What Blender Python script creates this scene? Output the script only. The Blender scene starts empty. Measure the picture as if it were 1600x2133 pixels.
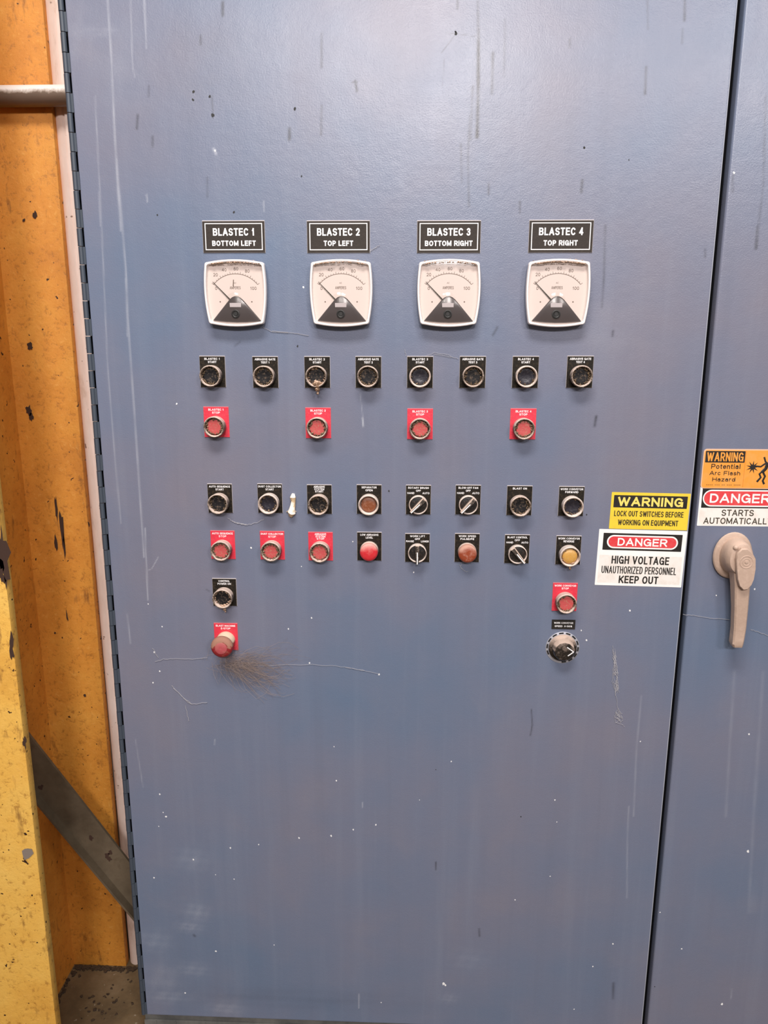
import bpy, bmesh, math, random
import numpy as np
from mathutils import Vector, Matrix

S = bpy.context.scene
COL = S.collection
PI = math.pi
random.seed(7)
rng = np.random.default_rng(5)

# ------------------------------------------------------------------ camera
F_PX, CX, CY = 1600.0, 800.0, 1066.5
CAM = Vector((0.0, -1.35, 1.50))
PITCH, YAW, ROLL = 0.22581692, -0.03973216, 0.00207477
FWD = Vector((math.sin(YAW)*math.cos(PITCH), math.cos(YAW)*math.cos(PITCH), -math.sin(PITCH)))
R0 = Vector((math.cos(YAW), -math.sin(YAW), 0)); U0 = R0.cross(FWD)
RGT = R0*math.cos(ROLL) + U0*math.sin(ROLL)
UPV = -R0*math.sin(ROLL) + U0*math.cos(ROLL)
cd = bpy.data.cameras.new('camera'); cam = bpy.data.objects.new('camera', cd); COL.objects.link(cam)
cam.matrix_world = Matrix(((RGT.x, UPV.x, -FWD.x, CAM.x), (RGT.y, UPV.y, -FWD.y, CAM.y),
                           (RGT.z, UPV.z, -FWD.z, CAM.z), (0, 0, 0, 1)))
cd.sensor_fit = 'VERTICAL'; cd.sensor_height = 24.0
cd.lens = F_PX/2133.0*24.0
cd.clip_start = 0.01
S.camera = cam

# ------------------------------------------------------------------ exposure, world, lamps
S.view_settings.view_transform = 'Standard'
S.view_settings.look = 'None'
S.view_settings.exposure = 0.0
S.view_settings.gamma = 1.0
S.view_settings.use_curve_mapping = False
W = bpy.data.worlds.new('hall_light'); S.world = W; W.use_nodes = True
W.node_tree.nodes['Background'].inputs['Color'].default_value = (1.0, 0.97, 0.97, 1)
W.node_tree.nodes['Background'].inputs['Strength'].default_value = 0.22

def area(name, loc, target, sx, sy, power, col=(1, 1, 1)):
    l = bpy.data.lights.new(name, 'AREA'); l.shape = 'RECTANGLE'; l.size = sx; l.size_y = sy
    l.energy = power; l.color = col
    o = bpy.data.objects.new(name, l); COL.objects.link(o); o.location = loc
    o.rotation_euler = (Vector(target)-Vector(loc)).to_track_quat('-Z', 'Y').to_euler()
    return o
# the row of high lamps out in the hall, and the lamp over the aisle in front of the cabinet
area('hall_lamp', (-0.85, -5.0, 3.55), (0, 0, 1.2), 0.7, 0.35, 48, (1.0, 0.95, 0.93))
area('hall_lamp', (0.30, -5.0, 3.45), (0, 0, 1.2), 0.7, 0.35, 106, (1.0, 0.94, 0.93))
area('hall_lamp', (2.30, -5.0, 3.45), (0, 0, 1.2), 0.8, 0.4, 72, (1.0, 0.94, 0.93))
area('aisle_lamp', (-0.15, -1.6, 3.7), (-0.2, -0.2, 1.0), 1.4, 0.5, 80, (1.0, 0.95, 0.90))

# ------------------------------------------------------------------ helpers
def at(px, py, h=0.0):
    """the point of the plane Y = -h seen at a pixel of the 1600 x 2133 photograph"""
    d = RGT*((px-CX)/F_PX) - UPV*((py-CY)/F_PX) + FWD
    t = (-h - CAM.y)/d.y
    return CAM + d*t

def mat(name, col=(.5, .5, .5), rough=.5, metal=0.0, spec=.5):
    m = bpy.data.materials.new(name); m.use_nodes = True
    b = m.node_tree.nodes['Principled BSDF']
    b.inputs['Base Color'].default_value = (*col, 1)
    b.inputs['Roughness'].default_value = rough
    b.inputs['Metallic'].default_value = metal
    b.inputs['Specular IOR Level'].default_value = spec
    return m
class G:
    """short-hand for building a node tree"""
    def __init__(s, m): s.t = m.node_tree; s.b = s.t.nodes['Principled BSDF']
    def n(s, kind, **kw):
        x = s.t.nodes.new(kind)
        for k, v in kw.items(): setattr(x, k, v)
        return x
    def l(s, a, b): s.t.links.new(a, b)
    def coord(s, kind='Object', scale=(1, 1, 1)):
        c = s.n('ShaderNodeTexCoord'); mp = s.n('ShaderNodeMapping'); mp.inputs['Scale'].default_value = scale
        s.l(c.outputs[kind], mp.inputs['Vector']); return mp.outputs['Vector']
    def world(s, scale=(1, 1, 1)):
        c = s.n('ShaderNodeNewGeometry'); mp = s.n('ShaderNodeMapping'); mp.inputs['Scale'].default_value = scale
        s.l(c.outputs['Position'], mp.inputs['Vector']); return mp.outputs['Vector']
    def noise(s, vec, scale, detail=4, rough=.55, dist=0.0):
        x = s.n('ShaderNodeTexNoise'); x.inputs['Scale'].default_value = scale
        x.inputs['Detail'].default_value = detail; x.inputs['Roughness'].default_value = rough
        x.inputs['Distortion'].default_value = dist
        s.l(vec, x.inputs['Vector']); return x.outputs['Fac']
    def ramp(s, fac, stops):
        x = s.n('ShaderNodeValToRGB'); e = x.color_ramp.elements
        while len(e) < len(stops): e.new(0.5)
        for k, (p, c) in enumerate(stops):
            e[k].position = p; e[k].color = (c, c, c, 1) if isinstance(c, (int, float)) else (*c, 1)
        s.l(fac, x.inputs['Fac']); return x.outputs['Color']
    def mix(s, fac, a, b, mode='MIX'):
        x = s.n('ShaderNodeMix', data_type='RGBA', blend_type=mode)
        for v, i in ((fac, 0), (a, 6), (b, 7)):
            if isinstance(v, (int, float)): x.inputs[i].default_value = v
            elif isinstance(v, tuple): x.inputs[i].default_value = (*v, 1)
            else: s.l(v, x.inputs[i])
        return x.outputs[2]
    def math(s, op, a, b=0.0):
        x = s.n('ShaderNodeMath', operation=op)
        for v, i in ((a, 0), (b, 1)):
            if isinstance(v, (int, float)): x.inputs[i].default_value = v
            else: s.l(v, x.inputs[i])
        return x.outputs[0]
    def attr(s, name):
        x = s.n('ShaderNodeAttribute'); x.attribute_name = name; return x.outputs['Fac']
    def bump(s, h, strength, dist):
        x = s.n('ShaderNodeBump'); x.inputs['Strength'].default_value = strength; x.inputs['Distance'].default_value = dist
        s.l(h, x.inputs['Height']); s.l(x.outputs['Normal'], s.b.inputs['Normal'])
    def up(s):
        """how far a surface faces upwards (where dust settles)"""
        g = s.n('ShaderNodeNewGeometry'); x = s.n('ShaderNodeSeparateXYZ'); s.l(g.outputs['Normal'], x.inputs[0]); return x.outputs['Z']
    def base(s, c): s.l(c, s.b.inputs['Base Color'])
    def rough(s, c): s.l(c, s.b.inputs['Roughness'])

def dusty(name, col, rough, dust=(.52, .40, .34), lo=.15, hi=.75, amount=.85, metal=0.0, speck=.35, spec=.5, nscale=120):
    """a surface of one colour with dust lying where it faces up and dirt specks everywhere"""
    m = mat(name, col, rough, metal, spec); g = G(m)
    v = g.world()
    n1 = g.noise(v, nscale, 5, .65)
    u = g.math('ADD', g.up(), g.math('MULTIPLY', g.math('SUBTRACT', n1, .5), 1.1))
    f = g.math('MULTIPLY', g.ramp(u, [(lo, 0.0), (hi, 1.0)]), amount)
    n2 = g.noise(v, nscale*2.3, 4, .6)
    f2 = g.math('MULTIPLY', g.ramp(n2, [(.52, 0.0), (.68, 1.0)]), speck)
    f3 = g.math('MAXIMUM', f, f2)
    g.base(g.mix(f3, col, dust))
    r = g.math('ADD', g.math('MULTIPLY', f3, .9-rough), rough); g.rough(r)
    g.bump(n2, .35, .0012)
    return m

def newmesh(name, bm, mats, smooth=True):
    me = bpy.data.meshes.new(name)
    bmesh.ops.recalc_face_normals(bm, faces=bm.faces[:])
    bm.to_mesh(me); bm.free()
    for m in (mats if isinstance(mats, (list, tuple)) else [mats]): me.materials.append(m)
    if smooth:
        me.shade_smooth()
        try: me.set_sharp_from_angle(angle=math.radians(38))
        except Exception: pass
    return me
def link(name, me, parent=None, loc=(0, 0, 0), rot=(0, 0, 0)):
    o = bpy.data.objects.new(name, me); COL.objects.link(o)
    o.location = loc; o.rotation_euler = rot
    if parent is not None: o.parent = parent
    return o
def obj(name, bm, mats, parent=None, loc=(0, 0, 0), rot=(0, 0, 0), smooth=True):
    return link(name, newmesh(name, bm, mats, smooth), parent, loc, rot)
def tag(o, label, cat, group=None, kind=None):
    if label: o['label'] = label
    if cat: o['category'] = cat
    if group: o['group'] = group
    if kind: o['kind'] = kind
    return o
def thing(name, label, cat, loc=(0, 0, 0), group=None, rot=(0, 0, 0)):
    o = bpy.data.objects.new(name, None); COL.objects.link(o); o.location = loc; o.rotation_euler = rot
    o.empty_display_size = .03
    return tag(o, label, cat, group)
def struct(name, bm, m):
    o = obj(name, bm, m, smooth=False); o['kind'] = 'structure'; return o
def setmi(bm, start, mi):
    bm.faces.ensure_lookup_table()
    for f in bm.faces[start:]: f.material_index = mi
def box(bm, x0, x1, y0, y1, z0, z1, bevel=0.0, seg=2, mi=0):
    fs = len(bm.faces)
    vs = [bm.verts.new((x, y, z)) for x in (x0, x1) for y in (y0, y1) for z in (z0, z1)]
    fc = [bm.faces.new([vs[i] for i in q]) for q in ((0, 1, 3, 2), (4, 6, 7, 5), (0, 4, 5, 1), (2, 3, 7, 6), (0, 2, 6, 4), (1, 5, 7, 3))]
    for f in fc: f.material_index = mi
    if bevel:
        es = list({e for f in fc for e in f.edges})
        r = bmesh.ops.bevel(bm, geom=es, offset=bevel, segments=seg, profile=.5, affect='EDGES', clamp_overlap=True)
        for f in r['faces']: f.material_index = mi
def loft(bm, rings, cap0=True, cap1=True, mi=0, closed=True):
    vr = [[bm.verts.new(p) for p in r] for r in rings]
    n = len(vr[0])
    for a, b in zip(vr, vr[1:]):
        for i in range(n if closed else n-1):
            f = bm.faces.new((a[i], a[(i+1) % n], b[(i+1) % n], b[i])); f.material_index = mi
    if cap0: bm.faces.new(vr[0][::-1]).material_index = mi
    if cap1: bm.faces.new(vr[-1]).material_index = mi
    return vr
def lathe(bm, prof, n=40, cx=0.0, cz=0.0, cap0=True, cap1=True, mi=0, sx=1.0, sz=1.0):
    """profile of (radius, height out of the door); turned about the door's normal"""
    rings = []
    for r, h in prof:
        rings.append([(cx+r*sx*math.cos(2*PI*k/n), -h, cz+r*sz*math.sin(2*PI*k/n)) for k in range(n)])
    return loft(bm, rings, cap0, cap1, mi)
def prism(bm, pts, h0, h1, mi=0):
    """outline in (x, z) raised from h0 to h1 above the door"""
    return loft(bm, [[(x, -h0, z) for x, z in pts], [(x, -h1, z) for x, z in pts]], True, True, mi)
def tube(bm, pts, r, n=8, mi=0, cap=True):
    pts = [Vector(p) for p in pts]
    rings = []; up = None
    for i, p in enumerate(pts):
        d = (pts[min(i+1, len(pts)-1)] - pts[max(i-1, 0)]).normalized()
        if up is None:
            up = d.orthogonal().normalized()
        up = (up - d*up.dot(d)).normalized()
        s = d.cross(up); rr = r[i] if isinstance(r, (list, tuple)) else r
        rings.append([p + up*(rr*math.cos(2*PI*k/n)) + s*(rr*math.sin(2*PI*k/n)) for k in range(n)])
    loft(bm, rings, cap, cap, mi)
# a plain bold grotesque alphabet drawn as strokes; every glyph lives in a unit square, with a width
def _arc(cx, cy, rx, ry, a0, a1, n=10):
    return [(cx+rx*math.cos(math.radians(a0+(a1-a0)*k/n)), cy+ry*math.sin(math.radians(a0+(a1-a0)*k/n))) for k in range(n+1)]
_bowl = lambda cy, ry, x=.55: [(0, cy+ry)] + _arc(x, cy, 1-x, ry, 90, -90) + [(0, cy-ry)]
GL = {
 'A': (.98, [[(0, 0), (.5, 1), (1, 0)], [(.2, .30), (.8, .30)]]),
 'B': (.86, [[(0, 0), (0, 1)], [(0, 1)]+_arc(.58, .76, .36, .24, 90, -90)+[(0, .52)], [(0, .52)]+_arc(.60, .26, .40, .26, 90, -90)+[(0, 0)]]),
 'C': (.92, [_arc(.5, .5, .5, .5, 42, 318, 20)]), 'D': (.88, [[(0, 0), (0, 1)], _bowl(.5, .5, .42)]),
 'E': (.78, [[(1, 1), (0, 1), (0, 0), (1, 0)], [(0, .52), (.92, .52)]]), 'F': (.74, [[(1, 1), (0, 1), (0, 0)], [(0, .5), (.88, .5)]]),
 'G': (.96, [_arc(.5, .5, .5, .5, 42, 325, 20), [(.58, .46), (1, .46), (1, 0)]]), 'H': (.88, [[(0, 0), (0, 1)], [(1, 0), (1, 1)], [(0, .52), (1, .52)]]),
 'I': (.22, [[(.5, 0), (.5, 1)]]), 'J': (.7, [[(1, 1), (1, .3)]+_arc(.5, .3, .5, .3, 0, -170)]),
 'K': (.92, [[(0, 0), (0, 1)], [(1, 1), (0, .36)], [(.34, .58), (1, 0)]]), 'L': (.72, [[(0, 1), (0, 0), (1, 0)]]),
 'M': (1.08, [[(0, 0), (0, 1), (.5, .12), (1, 1), (1, 0)]]), 'N': (.90, [[(0, 0), (0, 1), (1, 0), (1, 1)]]),
 'O': (.98, [_arc(.5, .5, .5, .5, 0, 360, 24)]), 'P': (.82, [[(0, 0), (0, 1)], _bowl(.72, .28, .56)]),
 'Q': (.98, [_arc(.5, .5, .5, .5, 0, 360, 24), [(.62, .25), (1, -.05)]]), 'R': (.88, [[(0, 0), (0, 1)], _bowl(.73, .27, .56), [(.52, .46), (1, 0)]]),
 'S': (.84, [_arc(.5, .75, .48, .25, 25, 270, 14)+_arc(.5, .25, .5, .25, 90, -155, 14)[1:]]), 'T': (.82, [[(0, 1), (1, 1)], [(.5, 1), (.5, 0)]]),
 'U': (.88, [[(0, 1), (0, .36)]+_arc(.5, .36, .5, .36, 180, 360, 14)+[(1, 1)]]), 'V': (.94, [[(0, 1), (.5, 0), (1, 1)]]),
 'W': (1.32, [[(0, 1), (.25, 0), (.5, .92), (.75, 0), (1, 1)]]), 'X': (.92, [[(0, 0), (1, 1)], [(0, 1), (1, 0)]]),
 'Y': (.92, [[(0, 1), (.5, .45), (1, 1)], [(.5, .45), (.5, 0)]]), 'Z': (.84, [[(0, 1), (1, 1), (0, 0), (1, 0)]]),
 '0': (.72, [_arc(.5, .5, .5, .5, 0, 360, 20)]), '1': (.46, [[(.1, .74), (.7, 1), (.7, 0)]]),
 '2': (.72, [_arc(.5, .70, .5, .30, 165, -35, 12)+[(0, 0), (1, 0)]]), '3': (.72, [_arc(.46, .76, .46, .24, 155, -90, 12)+_arc(.46, .26, .54, .26, 90, -155, 12)]),
 '4': (.76, [[(.74, 0), (.74, 1), (0, .28), (1, .28)]]), '6': (.72, [_arc(.5, .30, .5, .30, 0, 360, 16), [(0, .32)]+_arc(.5, .5, .5, .5, 175, 45, 10)]),
 '8': (.72, [_arc(.5, .76, .44, .24, 0, 360, 16), _arc(.5, .26, .5, .26, 0, 360, 16)]), '%': (1.0, [_arc(.22, .8, .22, .2, 0, 360, 10), _arc(.78, .2, .22, .2, 0, 360, 10), [(.15, 0), (.85, 1)]]),
 '-': (.42, [[(0, .42), (1, .42)]]), '/': (.42, [[(0, 0), (1, 1)]]),
 'a': (.64, [_arc(.42, .24, .42, .24, 0, 360, 14), [(.9, 0), (.9, .40)]+_arc(.48, .46, .42, .24, 0, 150, 8)]), 'c': (.62, [_arc(.5, .35, .5, .35, 45, 315, 14)]),
 'd': (.66, [_arc(.45, .35, .45, .35, 0, 360, 14), [(1, 0), (1, 1)]]), 'e': (.64, [[(0, .36), (1, .36)]+_arc(.5, .35, .5, .35, 5, 315, 14)]),
 'h': (.62, [[(0, 0), (0, 1)], [(0, .4)]+_arc(.5, .4, .5, .30, 180, 0, 10)+[(1, 0)]]), 'i': (.2, [[(.5, 0), (.5, .68)], [(.5, .95), (.5, 1)]]),
 'l': (.2, [[(.5, 0), (.5, 1)]]), 'n': (.62, [[(0, 0), (0, .7)], [(0, .4)]+_arc(.5, .4, .5, .30, 180, 0, 10)+[(1, 0)]]), 'o': (.66, [_arc(.5, .35, .5, .35, 0, 360, 16)]),
 'r': (.42, [[(0, 0), (0, .7)], [(0, .38)]+_arc(.8, .36, .8, .34, 180, 80, 6)]), 's': (.58, [_arc(.5, .525, .48, .175, 25, 270, 10)+_arc(.5, .175, .5, .175, 90, -155, 10)[1:]]),
 't': (.42, [[(.4, .92), (.4, .15)]+_arc(.75, .15, .35, .15, 180, 280, 5), [(0, .68), (1, .68)]]), 'z': (.58, [[(0, .68), (1, .68), (0, 0), (1, 0)]]),
}
def stroke_geo(bm, P, T, h, mi):
    # a sharp corner is two strokes that meet
    P = [Vector(p) for p in P]
    P = [p for i, p in enumerate(P) if i == 0 or (p-P[i-1]).length > 1e-7]
    for i in range(1, len(P)-1):
        if (P[i]-P[i-1]).normalized().dot((P[i+1]-P[i]).normalized()) < -.25:
            stroke_geo(bm, P[:i+1], T, h, mi); stroke_geo(bm, P[i:], T, h+2.5e-5, mi); return
    closed = (Vector(P[0])-Vector(P[-1])).length < 1e-7
    P = [Vector(p) for p in P]
    if closed: P = P[:-1]
    n = len(P); L = []; Rr = []
    for i in range(n):
        a = P[i-1] if (i > 0 or closed) else None; b = P[(i+1) % n] if (i < n-1 or closed) else None
        d0 = (P[i]-a).normalized() if a is not None else (b-P[i]).normalized()
        d1 = (b-P[i]).normalized() if b is not None else d0
        p = P[i].copy()
        if a is None: p -= d1*T*.5
        if b is None: p += d0*T*.5
        n0 = Vector((-d0.y, d0.x)); n1 = Vector((-d1.y, d1.x)); m = n0+n1
        if m.length < 1e-5: m = n0.copy()
        m.normalize(); k = min(1/max(m.dot(n1), .2), 2.2)
        hh = h+i*7e-6
        L.append(bm.verts.new((p.x+m.x*k*T/2, -hh, p.y+m.y*k*T/2))); Rr.append(bm.verts.new((p.x-m.x*k*T/2, -hh, p.y-m.y*k*T/2)))
    for i in range(n if closed else n-1):
        j = (i+1) % n
        bm.faces.new((L[i], Rr[i], Rr[j], L[j])).material_index = mi
def text(bm, s, cx, cz, h, height=None, width=None, bold=.012, mi=0):
    """flat lettering centred at (cx, cz), h above the door, fitted to a height and a width"""
    thk = .095+bold*2.9
    ws = [(.34 if c == ' ' else GL[c][0]) for c in s]; gap = .15
    tot = sum(ws)+gap*(len(s)-1)
    if width is None: width = tot*height*.92
    k = width/tot
    T = min(thk*height, .32*k*.8)
    x = cx-width/2
    for c, w in zip(s, ws):
        if c != ' ':
            for q, st in enumerate(GL[c][1]):
                stroke_geo(bm, [(x+T/2+p[0]*(w*k-T), cz-height/2+T/2+p[1]*(height-T)) for p in st], T, h+q*4e-5, mi)
        x += (w+gap)*k
def textobj(name, lines, m, parent):
    bm = bmesh.new()
    for a in lines: text(bm, *a)
    me = bpy.data.meshes.new(name); bm.normal_update()
    for f in bm.faces:
        if f.normal.y > 0: f.normal_flip()
    bm.to_mesh(me); bm.free(); me.materials.append(m)
    return link(name, me, parent)

# ------------------------------------------------------------------ materials
def door_paint():
    m = mat('blue_grey_paint', (.16, .2, .3), .4); g = G(m)
    v = g.world(); vs = g.world((1, 1, .045))
    big = g.noise(v, 1.7, 4, .6)
    c = g.ramp(big, [(.32, (.124, .172, .262)), (.48, (.158, .180, .256)), (.66, (.196, .187, .238))])
    st = g.noise(vs, 26, 5, .6)
    c = g.mix(g.math('MULTIPLY', g.ramp(st, [(.52, 0.0), (.76, 1.0)]), .09), c, (.33, .37, .45))
    c = g.mix(g.math('MULTIPLY', g.ramp(st, [(.26, 1.0), (.44, 0.0)]), .12), c, (.09, .105, .145))
    cl = g.noise(v, 7, 6, .7)
    c = g.mix(g.math('MULTIPLY', g.ramp(cl, [(.55, 0.0), (.75, 1.0)]), .12), c, (.27, .25, .27))
    c = g.mix(g.math('MULTIPLY', g.attr('scuff_and_sheen'), .76), c, (.52, .54, .60))  # pale scuffs, with the painted sheen and edge highlight mixed in
    c = g.mix(g.attr('grime'), c, (.035, .036, .045))
    g.base(c)
    fine = g.noise(v, 420, 3, .6)
    g.rough(g.math('ADD', g.math('MULTIPLY', cl, .16), .22))
    h = g.math('ADD', g.math('MULTIPLY', fine, .5), g.math('MULTIPLY', g.noise(v, 60, 3), .6))
    g.bump(h, .24, .0018)
    return m
M_DOOR = door_paint()
def plain_paint():
    m = mat('blue_grey_frame_paint', (.13, .17, .24), .45); g = G(m)
    n = g.noise(g.world(), 30, 5, .6)
    g.base(g.ramp(n, [(.3, (.10, .13, .18)), (.7, (.17, .20, .26))])); g.bump(n, .1, .001)
    return m
M_FRAME = plain_paint()
M_DARK = mat('black_gap_shade', (.004, .004, .005), .9, 0, .1)
M_HINGE = mat('shaded_hinge_paint', (.052, .066, .088), .5)  # door paint darkened: the hinge's shade is in this colour
M_SPECK = mat('white_paint_speck', (.85, .85, .85), .5)
M_BLACKSPOT = mat('black_dirt_spot', (.03, .03, .03), .8)
def column_paint(name, c0, c1, c2):
    m = mat(name, c1, .55); g = G(m)
    v = g.world(); vz = g.world((1, 1, .3))
    a = g.noise(v, 6, 5, .65); b = g.noise(v, 78, 8, .78, .25); s = g.noise(vz, 32, 4, .7)
    c = g.ramp(a, [(.28, c0), (.5, c1), (.75, c2)])
    c = g.mix(g.math('MULTIPLY', g.ramp(b, [(.36, 1.0), (.46, 0.0)]), .60), c, (.30, .105, .018))
    c = g.mix(g.math('MULTIPLY', g.ramp(b, [(.57, 0.0), (.70, 1.0)]), .45), c, (.93, .53, .15))
    c = g.mix(g.math('MULTIPLY', g.ramp(s, [(.60, 0.0), (.72, 1.0)]), .70), c, (.20, .075, .020))
    c = g.mix(g.ramp(g.noise(v, 85, 2, .5), [(.695, 0.0), (.725, 1.0)]), c, (.035, .012, .006))
    g.base(c); g.rough(g.math('ADD', g.math('MULTIPLY', b, .3), .38))
    g.bump(g.math('ADD', b, g.math('MULTIPLY', a, .6)), .5, .003)
    return m
M_COL = column_paint('orange_paint', (.60, .225, .030), (.74, .30, .042), (.82, .38, .062))
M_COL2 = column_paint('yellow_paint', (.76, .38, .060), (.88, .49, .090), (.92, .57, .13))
M_RUST = mat('dark_rust', (.045, .02, .012), .85)
M_BARE = mat('bare_grey_steel', (.22, .18, .15), .6)
def brace_mat():
    m = mat('olive_brown_steel', (.085, .07, .05), .6); g = G(m)
    n = g.noise(g.world(), 14, 6, .65)
    g.base(g.ramp(n, [(.3, (.070, .050, .030)), (.62, (.125, .094, .060)), (.8, (.045, .024, .010))])); g.bump(n, .2, .002)
    return m
M_BRACE = brace_mat()
def pipe_mat():
    m = mat('pale_pink_beige_paint', (.72, .55, .47), .4); g = G(m)
    n = g.noise(g.world((1, 1, .35)), 22, 6, .65)
    c = g.ramp(n, [(.26, (.52, .36, .27)), (.42, (.76, .60, .52)), (.75, (.86, .73, .67))])
    c = g.mix(g.ramp(g.noise(g.world(), 60, 2), [(.70, 0.0), (.75, 1.0)]), c, (.25, .16, .12))
    g.base(c); g.bump(n, .15, .001)
    return m
M_PIPE = pipe_mat()
def galv():
    m = mat('galvanised_steel', (.62, .60, .57), .34, .15); g = G(m)
    v = g.world(); n = g.noise(v, 70, 6, .7)
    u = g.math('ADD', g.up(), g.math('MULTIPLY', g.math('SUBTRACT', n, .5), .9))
    c = g.ramp(u, [(-.10, (.16, .115, .085)), (.12, (.34, .28, .23)), (.45, (.90, .87, .83))])  # white glare on top and shade underneath painted into the colour
    g.base(c); g.rough(g.math('ADD', g.math('MULTIPLY', n, .3), .3)); g.bump(n, .25, .001)
    return m
M_GALV = galv()
def floor_mat():
    m = mat('dirty_concrete', (.2, .15, .1), .85); g = G(m)
    v = g.world(); n = g.noise(v, 5, 7, .65); k = g.noise(v, 70, 4, .6)
    c = g.ramp(n, [(.34, (.060, .036, .015)), (.52, (.125, .080, .036)), (.72, (.20, .140, .078))])
    c = g.mix(g.ramp(k, [(.66, 0.0), (.74, 1.0)]), c, (.42, .36, .28))
    g.base(c); g.bump(g.math('ADD', n, g.math('MULTIPLY', k, .3)), .5, .006)
    return m
M_FLOOR = floor_mat()
def wall_mat():
    m = mat('grey_wall', (.3, .28, .25), .9); g = G(m)
    n = g.noise(g.world(), 4, 5); g.base(g.ramp(n, [(.3, (.20, .18, .15)), (.7, (.32, .29, .25))])); g.bump(n, .2, .004)
    return m
M_WALL = wall_mat()
DUST = (.60, .45, .38)
M_PLATE = dusty('black_legend_laminate', (.014, .011, .008), .6, (.16, .11, .06), .75, 1.5, .5, speck=.18, spec=.18)
M_NAME = dusty('black_nameplate_laminate', (.040, .032, .027), .6, (.10, .08, .065), .75, 1.5, .5, speck=.18, spec=.2)
M_REDPL = dusty('red_legend_laminate', (.68, .035, .065), .4, (.60, .22, .18), .8, 1.6, .4, speck=.12)
M_CORE = mat('white_laminate_core', (.62, .56, .55), .6)
M_REDCORE = mat('pale_red_laminate_edge', (.72, .16, .18), .6)
M_INK = mat('white_engraving', (.92, .90, .90), .6)
M_BEZ = dusty('dusty_bezel_metal', (.100, .072, .050), .45, (.80, .63, .54), .02, .50, .95, speck=.5, nscale=150)
M_BEZL = dusty('pale_dusty_bezel', (.40, .31, .26), .45, (.90, .76, .68), -.1, .45, .95, speck=.35, nscale=150)
M_CAP = dusty('dusty_black_button', (.010, .009, .010), .5, (.19, .135, .095), .40, 1.0, .8, speck=.6, nscale=110, spec=.25)
M_CAPC = dusty('clean_black_button', (.020, .018, .026), .3, (.16, .13, .12), .5, 1.2, .6, speck=.15, nscale=95)
M_CAPR = dusty('dusty_red_button', (.50, .070, .070), .55, (.40, .20, .13), .15, .8, .85, speck=.75, nscale=130)
M_LENSR = dusty('red_lamp_lens', (.62, .030, .040), .25, (.74, .40, .34), -.10, .75, .95, speck=.05, nscale=60)
M_LENSB = dusty('brownish_red_lamp_lens', (.30, .060, .026), .3, (.58, .33, .25), -.25, .45, .9, speck=.35, nscale=70)
M_LENSM = dusty('brown_lamp_lens', (.22, .070, .030), .3, (.40, .20, .13), .0, .9, .8, speck=.5, nscale=90)
M_LENSA = dusty('amber_lamp_lens', (.62, .33, .075), .3, (.55, .36, .17), .1, .9, .8, speck=.4, nscale=110)
M_CRUST = dusty('brown_dirt_crust', (.085, .055, .028), .95, (.34, .235, .15), .1, .7, .8, speck=.5, nscale=260)
M_MUD = dusty('tan_dirt_lump', (.22, .13, .075), .95, (.66, .46, .34), .1, .7, .9, speck=.4, nscale=260)
M_SELF = dusty('black_selector_face', (.012, .010, .009), .4, (.14, .075, .04), .3, 1.0, .6, speck=.25)
M_LEV = dusty('dusty_selector_lever', (.045, .035, .028), .4, (.72, .56, .46), .05, .5, .95, speck=.4)
M_NECK = dusty('dusty_red_neck', (.50, .10, .08), .5, (.80, .64, .46), -.45, .15, .97, speck=.3)
M_MUSH = dusty('dusty_red_mushroom', (.27, .018, .022), .42, (.38, .20, .135), -.45, .10, .88, speck=.35, nscale=60)
M_MUSHC = dusty('faded_red_mushroom_centre', (.44, .075, .085), .55, (.42, .23, .17), -.1, .9, .7, speck=.3, nscale=80)
M_KNOB = dusty('dusty_black_knob', (.020, .016, .014), .22, (.60, .45, .37), .02, .55, .92, speck=.2, nscale=70)
M_SCALE = mat('silver_dial_scale', (.42, .42, .47), .45, .3)
M_BLACK = mat('black_paint', (.012, .012, .012), .5)
M_METER = mat('white_meter_plastic', (.88, .82, .80), .3)
M_MBODY = mat('black_meter_body', (.015, .013, .012), .5)
M_FACE = mat('cream_dial_face', (.72, .61, .565), .55)
M_SCALEINK = mat('grey_brown_dial_ink', (.19, .14, .115), .7)
M_MASK = mat('dark_grey_meter_mask', (.075, .062, .062), .22)
M_NEEDLE = mat('black_needle', (.03, .025, .015), .5)
M_LOGO = mat('pale_grey_badge', (.55, .50, .52), .5)
def glass():
    m = bpy.data.materials.new('clear_meter_cover'); m.use_nodes = True; t = m.node_tree
    t.nodes.remove(t.nodes['Principled BSDF'])
    out = t.nodes['Material Output']; mx = t.nodes.new('ShaderNodeMixShader'); tr = t.nodes.new('ShaderNodeBsdfTransparent')
    gl = t.nodes.new('ShaderNodeBsdfGlossy'); gl.inputs['Roughness'].default_value = .11
    fr = t.nodes.new('ShaderNodeFresnel'); fr.inputs['IOR'].default_value = 1.45
    tr.inputs['Color'].default_value = (.97, .96, .95, 1)
    ge = t.nodes.new('ShaderNodeNewGeometry'); sb = t.nodes.new('ShaderNodeMath'); sb.operation = 'SUBTRACT'; sb.inputs[0].default_value = 1.0
    mu = t.nodes.new('ShaderNodeMath'); mu.operation = 'MULTIPLY'; t.links.new(ge.outputs['Backfacing'], sb.inputs[1])
    t.links.new(fr.outputs[0], mu.inputs[0]); t.links.new(sb.outputs[0], mu.inputs[1])
    t.links.new(mu.outputs[0], mx.inputs[0]); t.links.new(tr.outputs[0], mx.inputs[1]); t.links.new(gl.outputs[0], mx.inputs[2])
    t.links.new(mx.outputs[0], out.inputs['Surface']); return m
M_GLASS = glass()
def sticker(name, col, dirt, amt=.35):
    m = mat(name, col, .45); g = G(m)
    n = g.noise(g.world(), 45, 6, .65)
    g.base(g.mix(g.math('MULTIPLY', g.ramp(n, [(.45, 0.0), (.75, 1.0)]), amt), col, dirt)); return m
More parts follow.
